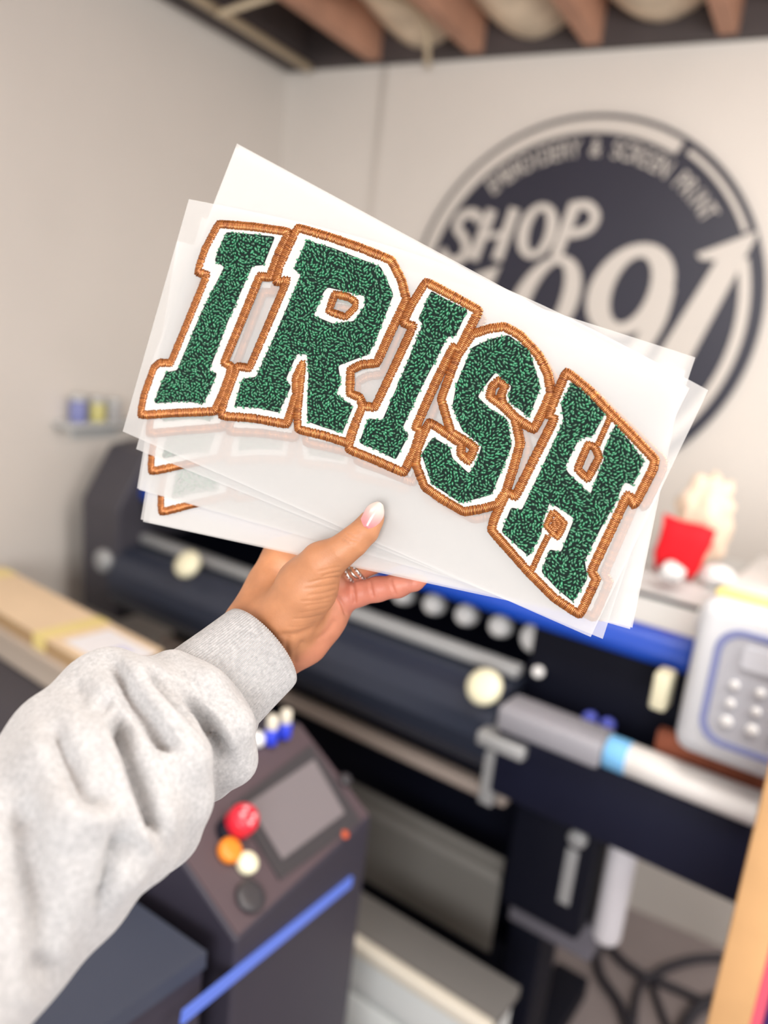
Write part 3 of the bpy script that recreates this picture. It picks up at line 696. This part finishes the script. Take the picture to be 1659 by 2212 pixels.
def inside(pt, poly):
    x, y = pt[:, 0], pt[:, 1]; r = np.zeros(len(pt), bool); n = len(poly)
    for i in range(n):
        x0, y0 = poly[i]; x1, y1 = poly[(i + 1) % n]
        c = ((y0 > y) != (y1 > y)) & (x < (x1 - x0) * (y - y0) / (y1 - y0 + 1e-15) + x0); r ^= c
    return r
def edge_dist(pt, polys):
    d = np.full(len(pt), 9.)
    for poly in polys:
        p = np.array(poly); q = np.roll(p, -1, 0)
        for a, b in zip(p, q):
            ab = b - a; t = np.clip(((pt - a) @ ab) / (ab @ ab + 1e-15), 0, 1); d = np.minimum(d, np.linalg.norm(pt - a - t[:, None] * ab, axis=1))
    return d
# one chenille loop: a low elongated arch, unit size
def loop_unit():
    V, Fq = [], []; nu, nv = 6, 4
    for i in range(nu + 1):
        th = math.pi * i / nu
        for j in range(nv + 1):
            ph = math.pi * j / nv; V.append((-math.cos(th), math.sin(th) * math.cos(ph), math.sin(th) * math.sin(ph)))
    for i in range(nu):
        for j in range(nv): a = i * (nv + 1) + j; Fq.append((a, a + nv + 1, a + nv + 2, a + 1))
    return np.array(V), np.array(Fq)
LU, LF = loop_unit()
def chenille(green, gholes):
    polys = [green] + gholes; lo, hi = np.min(green, 0), np.max(green, 0); sp = .00205
    gx, gy = np.meshgrid(np.arange(lo[0], hi[0], sp), np.arange(lo[1], hi[1], sp * .87)); gx[1::2] += sp / 2
    pt = np.stack([gx.ravel(), gy.ravel()], 1) + rng.normal(0, sp * .20, (gx.size, 2))
    ok = inside(pt, green)
    for h in gholes: ok &= ~inside(pt, h)
    d = edge_dist(pt, polys); ok |= (d < .00035) & ~ok; pt, d = pt[ok], d[ok]
    V, Fq, T = [], [], []
    for p, dd in zip(pt, d):
        a = 2.2 * math.sin(p[0] * 130 + 1.7 * math.sin(p[1] * 95)) + 1.6 * math.cos(p[1] * 150 + p[0] * 60) + rng.normal(0, .35)
        L, Wd = .00098 * rng.uniform(.75, 1.4), .00062 * rng.uniform(.8, 1.2); H = .00105 * rng.uniform(.75, 1.3)
        zb = .0011 + .0009 * min(1, dd / .0022); c, s = math.cos(a), math.sin(a); b = LU * np.array([L, Wd, H])
        bend = .25 * rng.normal() * (b[:, 0] / L) ** 2 * Wd
        x, y = b[:, 0], b[:, 1] + bend
        V.append(np.stack([p[0] + x * c - y * s, p[1] + x * s + y * c, zb + b[:, 2]], 1)); Fq.append(LF + len(LU) * (len(V) - 1)); T.append(np.full(len(LU), np.clip(rng.normal(.45, .22), 0, 1)))
    return np.vstack(V), np.vstack(Fq), np.concatenate(T)
def L2(pts): return [tuple(loc2(*p, 0.)) for p in pts]
patch = empty('varsity_patch', mtx=plane_matrix(-.0002))
tag(patch, 'fully visible green and copper letter patch reading IRISH on the front sheet', 'patch', 'chenille letter patches')
for Ld in LETTERS:
    out = L2(Ld['out']); holes = [L2(h) for h in Ld['holes']]; green = L2(Ld['green']); gh = [L2(h) for h in Ld['gholes']]
    ft = slab('letter', [[tuple(p) for p in round_corners(out, True, .0008)[::3]]] + [[tuple(p) for p in resample(h, .001)] for h in holes], 0., .0011, m_felt, patch)
    ft['label'] = 'white felt letter ' + Ld['ch'] + ' edged in copper thread'
    paths = [(out, True, BW)] + [(h, True, BW * .85) for h in holes] + [(L2(l), False, BW * .72) for l in Ld['lines']]
    o = to_mesh('stitched_border', *stitches(paths), m_thread, ft); o['kind'] = 'stuff'
    gs = slab('chenille_base', [[tuple(p) for p in round_corners(green, True, .0010)[::3]]] + [[tuple(p) for p in round_corners(h, True, .0010)[::3]] for h in gh], .0011, .0016, m_gbase, ft)
    o = to_mesh('chenille_pile', *chenille(green, gh), m_loop, ft); o['kind'] = 'stuff'
ref = loc2(302, 898)
def copy_patch(off, px, py, deg, label, sc=1.):
    """another patch on a sheet farther back: its bottom left corner at (px, py), turned by deg"""
    rot = math.radians(deg); t = loc2(px, py, off); c, s = math.cos(rot), math.sin(rot)
    tx, ty = t[0] - sc * (ref[0] * c - ref[1] * s), t[1] - sc * (ref[0] * s + ref[1] * c)
    e = patch.copy(); COL.objects.link(e); e.matrix_world = plane_matrix(off - .0002, tx, ty, rot) @ Matrix.Scale(sc, 4); e['label'] = label
    for ch in patch.children:
        c1 = ch.copy(); COL.objects.link(c1); c1.parent = e
        for g in ch.children: c2 = g.copy(); COL.objects.link(c2); c2.parent = c1
copy_patch(STEP, 320, 938, 2.0, 'letter patch showing faintly through the front sheet just below the visible one')
copy_patch(STEP * 2, 325, 1020, 8.4, 'letter patch whose copper corner peeks out between the second and third sheet', .965)
copy_patch(STEP * 3, 347, 1108, 11.5, 'letter patch whose copper corner shows lowest, above the bottom left corner', .955)
copy_patch(STEP * 4, 356, 1085, 10.5, 'letter patch deepest in the stack, hidden behind the other patches', .95)

# ================================================================== SURFACES FROM DISTANCE FIELDS
def surface_nets(D, org, h):
    S = D < 0; nx, ny, nz = D.shape; acc = np.zeros((nx - 1, ny - 1, nz - 1, 3), np.float32); cnt = np.zeros((nx - 1, ny - 1, nz - 1), np.int32); quads = []
    for ax in range(3):
        sl0 = [slice(None)] * 3; sl1 = [slice(None)] * 3; sl0[ax] = slice(0, -1); sl1[ax] = slice(1, None)
        A, B = D[tuple(sl0)], D[tuple(sl1)]; idx = np.argwhere(S[tuple(sl0)] != S[tuple(sl1)])
        o1, o2 = [(1, 2), (2, 0), (0, 1)][ax]
        lim = np.array(D.shape) - 1
        ok = (idx[:, o1] > 0) & (idx[:, o2] > 0) & (idx[:, o1] < lim[o1]) & (idx[:, o2] < lim[o2]); idx = idx[ok]
        a, b = A[tuple(idx.T)], B[tuple(idx.T)]; p = idx.astype(np.float32); p[:, ax] += a / (a - b)
        cells = []
        for d1, d2 in ((0, 0), (-1, 0), (-1, -1), (0, -1)):
            c = idx.copy(); c[:, o1] += d1; c[:, o2] += d2; cells.append(c)
            np.add.at(acc, tuple(c.T), p); np.add.at(cnt, tuple(c.T), 1)
        q = np.stack([np.ravel_multi_index(tuple(c.T), cnt.shape) for c in cells], 1); fl = a < 0
        q[~fl] = q[~fl][:, ::-1]; quads.append(q)
    act = cnt > 0; ids = np.full(cnt.size, -1); ids[act.ravel()] = np.arange(act.sum())
    V = acc[act] / cnt[act][:, None]; Q = ids[np.vstack(quads)]
    G = np.stack([g[tuple(np.clip(np.round(V).astype(int), 0, np.array(D.shape) - 1).T)] for g in np.gradient(D)], 1); G /= np.linalg.norm(G, axis=1, keepdims=True) + 1e-9
    return V * h + org, Q, G
def smin(a, b, k):
    if k <= 0: return np.minimum(a, b)
    hh = np.clip(.5 + .5 * (b - a) / k, 0, 1); return b * (1 - hh) + a * hh - k * hh * (1 - hh)
class Field:
    def __init__(s, lo, hi, h):
        s.org = np.array(lo); s.h = h; n = np.ceil((np.array(hi) - s.org) / h).astype(int) + 1
        g = np.meshgrid(*[np.arange(k, dtype=np.float32) * h + o for k, o in zip(n, s.org)], indexing='ij'); s.X = np.stack(g, -1); s.D = np.full(s.X.shape[:3], 1., np.float32)
    def cone(s, a, b, r0, r1):
        a, b = np.array(a, np.float32), np.array(b, np.float32); ab = b - a; t = np.clip(((s.X - a) @ ab) / float(ab @ ab + 1e-12), 0, 1)
        return np.linalg.norm(s.X - a - t[..., None] * ab, axis=-1) - (r0 + t * (r1 - r0))
    def chain(s, pts, k=.004, join=.003):
        """pts: (camera axes point, radius)"""
        d = None
        for (a, ra), (b, rb) in zip(pts, pts[1:]):
            c = s.cone(a, b, ra, rb); d = c if d is None else smin(d, c, join)
        s.D = smin(s.D, d, k); return d
def polyline_px_dist(px, line):
    d = np.full(len(px), 1e9); tt = np.zeros(len(px)); n = len(line) - 1
    for i in range(n):
        a, b = np.array(line[i], float), np.array(line[i + 1], float); ab = b - a; t = np.clip(((px - a) @ ab) / (ab @ ab), 0, 1)
        e = np.linalg.norm(px - a - t[:, None] * ab, axis=1); m = e < d; d[m] = e[m]; tt[m] = (i + t[m]) / n
    return d, tt
def carve(V, N, folds):
    """push the visible skin of a surface in or out along drawn lines (positions on the surface, amplitude in metres, width in pixels at the wrist)"""
    px = np.stack([CX + F * V[:, 0] / V[:, 2], CY + F * V[:, 1] / V[:, 2]], 1); view = V / np.linalg.norm(V, axis=1, keepdims=True)
    facing = np.clip(-(N * view).sum(1) * 2.5, 0, 1); disp = np.zeros(len(V))
    for line, amp, wd in folds:
        sp_ = [tuple(p) for p in spline(line, 5)] if len(line) > 2 else line
        d, t = polyline_px_dist(px, sp_); disp += amp * np.exp(-(d / wd) ** 2) * np.clip(np.minimum(t, 1 - t) * 6 + .25, 0, 1)
    return V + N * (disp * facing)[:, None]

# ================================================================== PERSON: hand, sleeve
person = empty('person', to_world(cp(300, 1700, .42)))
tag(person, 'outstretched left arm in grey sweatshirt, thumb pinching the white sheets', 'person')
pinv = person.matrix_world.inverted() if False else Matrix.Translation(-Vector(to_world(cp(300, 1700, .42))))
def person_part(name, V, Q, m, parent=None, smooth=True):
    W = to_world(V) - to_world(cp(300, 1700, .42)); return mesh_obj(name, W, Q, m, parent or person, smooth)
def hp(px, py, dz, r):                                             # dz millimetres behind the front sheet, r pixels
    d = pdepth(px, py) + dz * .001; return (cp(px, py, d), r * d / F)
HF = Field((-.115, .0, .385), (.04, .16, .555), .00085)
thumb = [hp(816, 1104, -6, 12), hp(806, 1119, -7.5, 22), hp(788, 1147, -9.5, 28), hp(762, 1171, -12, 31), hp(735, 1192, -13, 33), hp(696, 1216, -11, 42)]
then = [hp(696, 1216, -11, 42), hp(664, 1266, -4, 60), hp(622, 1332, 2, 60), hp(572, 1392, 6, 62)]
back = [hp(608, 1200, 38, 36), hp(588, 1268, 24, 48), hp(562, 1332, 12, 54), hp(520, 1392, 8, 60)]
hypo = [hp(596, 1424, 14, 50), hp(655, 1380, 20, 50), hp(698, 1335, 26, 44), hp(738, 1298, 30, 30)]
pinky = [hp(738, 1296, 30, 29), hp(772, 1283, 30, 27), hp(815, 1273, 29, 26), hp(860, 1265, 28, 25), hp(898, 1258, 27, 17), hp(915, 1254, 27, 9)]
ringf = [hp(728, 1258, 40, 28), hp(770, 1231, 38, 26), hp(830, 1204, 34, 25), hp(900, 1190, 30, 23), hp(950, 1176, 29, 14)]
midf = [hp(712, 1226, 43, 30), hp(790, 1166, 40, 28), hp(870, 1118, 33, 26), hp(940, 1094, 30, 22), hp(985, 1082, 29, 14)]
indf = [hp(664, 1180, 42, 32), hp(742, 1104, 38, 29), hp(826, 1052, 33, 26), hp(890, 1030, 30, 22), hp(930, 1022, 29, 14)]
palm = [hp(610, 1208, 38, 36), hp(664, 1190, 40, 36), hp(705, 1235, 40, 36), hp(726, 1275, 36, 34)]
palm2 = [hp(600, 1330, 18, 52), hp(660, 1290, 28, 50), hp(700, 1270, 34, 40)]
arm = [hp(560, 1395, 9, 74), hp(500, 1460, 0, 78), hp(430, 1530, -14, 84)]
HF.chain(palm2, .004, .008); HF.chain(palm, .010, .008); HF.chain(back, .010, .012); HF.chain(arm, .016, .012); hy = HF.chain(hypo, .011, .010)
HF.chain(indf, .006, .003); HF.chain(midf, .006, .003); HF.chain(ringf, .003, .003); pk = HF.chain(pinky, .002, .003)
tc = HF.chain(then, .009, .010); HF.chain(thumb, .007, .004)
HV, HQ, HN = surface_nets(HF.D, HF.org, HF.h)
Z5 = lambda pts: [(480 + .2893 * x, 1060 + .2893 * y) for x, y in pts]
wr = []
for y0, y1, x0, x1, a in ((590, 575, 740, 880, .0007), (625, 612, 690, 890, .0010), (672, 652, 650, 885, .0009), (716, 700, 620, 872, .0008), (762, 745, 600, 860, .0007), (806, 792, 590, 840, .0006), (848, 838, 560, 815, .0006), (895, 880, 520, 790, .0005), (940, 930, 520, 760, .0005), (1000, 985, 500, 720, .0004)):
    wr.append((Z5([(x0 + rng.uniform(-40, 60), y0 + 18), ((x0 + x1) / 2, (y0 + y1) / 2 + 8 + rng.uniform(-14, 14)), (x1, y1 - 6)]), -a * .65 * rng.uniform(.6, 1.2), 2.3))
wr += [(Z5([(900, 330), (960, 365), (1020, 375)]), -.0006, 2.4), (Z5([(925, 310), (985, 345), (1035, 350)]), -.0005, 2.2), (Z5([(885, 352), (940, 392), (1000, 400)]), -.0005, 2.2),
       (Z5([(1105, 650), (1110, 720), (1130, 800)]), -.0010, 3.2), (Z5([(1255, 650), (1270, 720), (1300, 785)]), -.0009, 3.2), (Z5([(970, 640), (980, 740), (992, 850)]), -.0016, 4),
       (Z5([(850, 780), (895, 850), (925, 930)]), -.0014, 4), (Z5([(850, 960), (790, 1050), (700, 1120)]), -.0007, 6), (Z5([(500, 1090), (480, 1180), (500, 1260)]), -.0010, 7), (Z5([(610, 1120), (560, 1200), (540, 1300)]), -.0009, 6), (Z5([(420, 1080), (560, 1075), (720, 1010)]), -.0012, 8)]
HV2 = carve(HV, HN, wr)
m_skin = bpy.data.materials.new('skin'); m_skin.use_nodes = True
nt = m_skin.node_tree; b = nt.nodes['Principled BSDF']
at = nt.nodes.new('ShaderNodeAttribute'); at.attribute_name = 'pink'
rp_ = nt.nodes.new('ShaderNodeValToRGB'); rp_.color_ramp.elements[0].color = lin((190, 132, 94)); rp_.color_ramp.elements[1].color = lin((206, 128, 110)); nt.links.new(at.outputs['Fac'], rp_.inputs['Fac'])
tcn = nt.nodes.new('ShaderNodeTexCoord'); nz = nt.nodes.new('ShaderNodeTexNoise'); nz.inputs['Scale'].default_value = 90; nz.inputs['Detail'].default_value = 5; nt.links.new(tcn.outputs['Object'], nz.inputs['Vector'])
mx = nt.nodes.new('ShaderNodeMix'); mx.data_type = 'RGBA'; mx.blend_type = 'OVERLAY'; mx.inputs[0].default_value = .22; nt.links.new(rp_.outputs['Color'], mx.inputs[6]); nt.links.new(nz.outputs['Fac'], mx.inputs[7]); nt.links.new(mx.outputs[2], b.inputs['Base Color'])
vo = nt.nodes.new('ShaderNodeTexVoronoi'); vo.inputs['Scale'].default_value = 900; nt.links.new(tcn.outputs['Object'], vo.inputs['Vector'])
bp = nt.nodes.new('ShaderNodeBump'); bp.inputs['Strength'].default_value = .12; bp.inputs['Distance'].default_value = .0004; nt.links.new(vo.outputs['Distance'], bp.inputs['Height']); nt.links.new(bp.outputs['Normal'], b.inputs['Normal'])
b.inputs['Roughness'].default_value = .48; b.inputs['Subsurface Weight'].default_value = .12; b.inputs['Subsurface Radius'].default_value = (.006, .002, .001); b.inputs['Subsurface Scale'].default_value = 1.0
hand = person_part('hand', HV2, HQ, m_skin)
hpx = np.stack([CX + F * HV[:, 0] / HV[:, 2], CY + F * HV[:, 1] / HV[:, 2]], 1)
gi = tuple(np.clip(np.round((HV - HF.org) / HF.h).astype(int), 0, np.array(HF.D.shape) - 1).T)
pinkv = np.clip(1 - np.minimum(pk[gi], hy[gi] + .004) / .008, 0, 1) * .85 * np.clip(tc[gi] / .005, 0, 1)
a = hand.data.attributes.new('pink', 'FLOAT', 'POINT'); a.data.foreach_set('value', pinkv.astype(np.float32))
hand['label'] = 'tanned left hand with pinker palm'
# thumb nail: an almond shell bent over the thumb tip
def surf_depth(V, px, py, rad=5):
    m = (np.abs(hpx[:, 0] - px) < rad) & (np.abs(hpx[:, 1] - py) < rad); return V[m, 2].min() if m.any() else None
nb, ntip = np.array([791., 1139.]), np.array([822., 1086.]); ax = (ntip - nb); al = np.linalg.norm(ax); ax /= al; pxn = np.array([-ax[1], ax[0]])
ns, nw = 16, 12; vs = []
dref = surf_depth(HV, 806, 1119) 
for i in range(ns + 1):
    t = i / ns; half = 21.5 * (math.sin(math.pi * min(1, .22 + t * .45)) ** .6) * (1 - max(0, t - .55) ** 2.2 * 3.6) * (min(1, t * 5 + .45) ** .5)
    half = max(half, 2.0)
    for j in range(nw + 1):
        u_ = -1 + 2 * j / nw; p = nb + ax * al * (t - .10 * (u_ * u_) * (1 if t < .3 else .2)) + pxn * half * u_
        vs.append(cp(p[0], p[1], dref - .0016 - .0010 * math.sin(math.pi * t * .8) + .0042 * (abs(u_) ** 2.2) * half / 21 + .0012 * t))
back_ = [v + np.array([0, 0, .0007]) for v in vs]; n1 = len(vs); fs = []; W = nw + 1
for i in range(ns):
    for j in range(nw): a_ = i * W + j; fs += [(a_, a_ + 1, a_ + W + 1, a_ + W), (a_ + n1, a_ + W + n1, a_ + W + 1 + n1, a_ + 1 + n1)]
rim = list(range(W)) + [i * W + nw for i in range(1, ns + 1)] + [ns * W + j for j in range(nw - 1, -1, -1)] + [i * W for i in range(ns - 1, 0, -1)]
for a_, b_ in zip(rim, rim[1:] + rim[:1]): fs.append((a_, a_ + n1, b_ + n1, b_))
m_nail = attr_mat('ombre_nail', (222, 136, 140), (226, 206, 198), .16, .5, coat=.3)
nail = person_part('thumb_nail', np.array(vs + back_), fs, m_nail, hand); nail['label'] = 'glossy almond nail fading from pink to white'
tn = [np.clip((i / ns - .15) / .6, 0, 1) for i in range(ns + 1) for j in range(nw + 1)] * 2
a = nail.data.attributes.new('tone', 'FLOAT', 'POINT'); a.data.foreach_set('value', np.array(tn, np.float32))

# ring bands on the ring finger
m_gold = mat('ring_silver', (196, 186, 178), .22, metal=1.)
rg = empty('finger_ring', to_world(hp(772, 1230, 38, 0)[0])); tag(rg, 'stacked silver ring bands set with stones on the ring finger', 'ring')
fa, fr = hp(752, 1240, 38.5, 28); fb_, _ = hp(800, 1217, 36, 27); fax = (fb_ - fa) / np.linalg.norm(fb_ - fa)
a1 = np.cross(fax, [0, 0, 1.]); a1 /= np.linalg.norm(a1); a2 = np.cross(fax, a1); rc = hp(772, 1230, 38, 0)[0]
def ring_pt(t, r, off): return to_world(rc + fax * off + (a1 * math.cos(t) + a2 * math.sin(t)) * r) - to_world(rc)
for k, off in enumerate((-.0030, -.0002, .0026)):
    r0 = .0086; vs, fs = [], []; N, M_ = 48, 8
    for i in range(N):
        t = 2 * math.pi * i / N
        for j in range(M_):
            f_ = 2 * math.pi * j / M_; vs.append(ring_pt(t, r0 + .0008 * math.cos(f_), off + .0011 * math.sin(f_) + .0012 * math.cos(t * 2 + k)))
    for i in range(N):
        for j in range(M_): fs.append((i * M_ + j, i * M_ + (j + 1) % M_, ((i + 1) % N) * M_ + (j + 1) % M_, ((i + 1) % N) * M_ + j))
    band = mesh_obj('ring_band', vs, fs, m_gold, rg, True)
    if k != 1:
        for i in range(28):
            t = 2 * math.pi * i / 28; c = Vector(ring_pt(t, r0 + .0010, off + .0012 * math.cos(t * 2 + k))); bm = bmesh.new(); bmesh.ops.create_icosphere(bm, subdivisions=1, radius=.0006)
            bmesh.ops.translate(bm, vec=c, verts=bm.verts[:]); me = bpy.data.meshes.new('stone'); bm.to_mesh(me); bm.free(); me.materials.append(mat('stone_white', (235, 235, 240), .05, spec=1.)); so = bpy.data.objects.new('stone', me); COL.objects.link(so); so.parent = band

# sleeve
def sp(px, py, d, r): return (cp(px, py, d), r * d / F)
SF = Field((-.30, .055, .20), (-.06, .36, .555), .0021)
SF.chain([sp(452, 1530, .468, 108), sp(410, 1560, .452, 132), sp(305, 1612, .432, 178), sp(225, 1712, .410, 206), sp(110, 1800, .385, 208), sp(-40, 1960, .350, 232), sp(-200, 2150, .310, 250)], .01, .012)
SF.chain([sp(372, 1440, .440, 34), sp(440, 1492, .428, 42), sp(492, 1570, .424, 48), sp(502, 1642, .432, 44), sp(462, 1690, .448, 36)], .010, .012)   # roll against the cuff
SF.chain([sp(240, 1452, .425, 52), sp(300, 1492, .405, 50), sp(352, 1560, .392, 48), sp(396, 1640, .386, 48), sp(402, 1730, .390, 44), sp(372, 1800, .400, 50)], .014, .014)
SF.chain([sp(188, 1490, .420, 58), sp(216, 1560, .388, 50), sp(262, 1660, .368, 52), sp(318, 1770, .362, 50), sp(330, 1850, .372, 46)], .016, .014)
SF.chain([sp(100, 1570, .398, 60), sp(130, 1640, .362, 58), sp(170, 1760, .340, 60), sp(225, 1880, .345, 56), sp(212, 1950, .362, 46)], .02, .014)
SV, SQ, SN = surface_nets(SF.D, SF.org, SF.h)
folds = [([(330, 1440), (395, 1512), (455, 1572), (490, 1640)], -.0100, 15), ([(345, 1432), (400, 1490), (470, 1560), (505, 1640)], .0020, 14),
         ([(236, 1425), (285, 1498), (330, 1560), (375, 1625)], -.0095, 17), ([(262, 1500), (310, 1560), (355, 1610)], -.0030, 7),
         ([(252, 1540), (285, 1620), (318, 1720), (350, 1815)], -.0125, 20), ([(255, 1545), (272, 1600)], -.004, 12), ([(212, 1560), (245, 1650), (285, 1750), (320, 1830)], .0030, 22),
         ([(108, 1550), (138, 1625), (182, 1700), (250, 1735)], -.0085, 26), ([(275, 1800), (240, 1880), (215, 1975)], -.0100, 20), ([(300, 1790), (330, 1850), (290, 1930)], .0020, 24),
         ([(30, 1720), (62, 1850), (90, 2010), (95, 2130)], -.0080, 34), ([(150, 1480), (210, 1505), (240, 1520)], -.0035, 20), ([(160, 1500), (200, 1530), (250, 1500)], -.003, 16), ([(-10, 1900), (60, 2040), (60, 2190)], .002, 40),
         ([(150, 1850), (135, 1960), (110, 2080)], .0030, 36), ([(180, 1760), (220, 1770), (270, 1750)], .0025, 28)]
SV2 = carve(SV, SN, folds)
m_fleece = bpy.data.materials.new('heather_fleece'); m_fleece.use_nodes = True; nt = m_fleece.node_tree; b = nt.nodes['Principled BSDF']
tcn = nt.nodes.new('ShaderNodeTexCoord')
n1_ = nt.nodes.new('ShaderNodeTexNoise'); n1_.inputs['Scale'].default_value = 420; n1_.inputs['Detail'].default_value = 8; n1_.inputs['Roughness'].default_value = .7; nt.links.new(tcn.outputs['Object'], n1_.inputs['Vector'])
rp_ = nt.nodes.new('ShaderNodeValToRGB'); rp_.color_ramp.elements[0].position = .32; rp_.color_ramp.elements[1].position = .66; rp_.color_ramp.elements[0].color = lin((158, 158, 160)); rp_.color_ramp.elements[1].color = lin((192, 192, 193)); nt.links.new(n1_.outputs['Fac'], rp_.inputs['Fac']); nt.links.new(rp_.outputs['Color'], b.inputs['Base Color'])
n2_ = nt.nodes.new('ShaderNodeTexNoise'); n2_.inputs['Scale'].default_value = 900; n2_.inputs['Detail'].default_value = 4; nt.links.new(tcn.outputs['Object'], n2_.inputs['Vector'])
bp = nt.nodes.new('ShaderNodeBump'); bp.inputs['Strength'].default_value = .35; bp.inputs['Distance'].default_value = .0008; nt.links.new(n2_.outputs['Fac'], bp.inputs['Height']); nt.links.new(bp.outputs['Normal'], b.inputs['Normal'])
b.inputs['Roughness'].default_value = .95; b.inputs['Sheen Weight'].default_value = .3
sleeve = person_part('sleeve', SV2, SQ, m_fleece); sleeve['label'] = 'bunched light grey sweatshirt sleeve'
# ribbed cuff: wrist end, flaring into the sleeve
c0, c1 = cp(566, 1399, .487), cp(448, 1502, .462); axc = (c0 - c1) / np.linalg.norm(c0 - c1); e1 = np.cross(axc, [0, 0, 1.]); e1 /= np.linalg.norm(e1); e2 = np.cross(axc, e1)
stations = [(1.0, .0262), (1.012, .0280), (1.0, .0298), (.93, .0304), (.75, .0308), (.5, .0314), (.25, .0322), (.0, .0330), (-.25, .0335)]
vs, fs, NR = [], [], 896
for t, r in stations:
    for k in range(NR):
        th = 2 * math.pi * k / NR; rr = r + (.00055 * math.cos(th * 112) if t < 1.01 else .0004 * math.cos(th * 112)); vs.append(c1 + (c0 - c1) * t + e1 * rr * math.cos(th) + e2 * rr * .92 * math.sin(th))
for i in range(len(stations) - 1):
    for k in range(NR): fs.append((i * NR + k, i * NR + (k + 1) % NR, (i + 1) * NR + (k + 1) % NR, (i + 1) * NR + k))
cuff = person_part('cuff', np.array(vs), fs, m_fleece, sleeve); cuff['label'] = 'finely ribbed knit cuff'
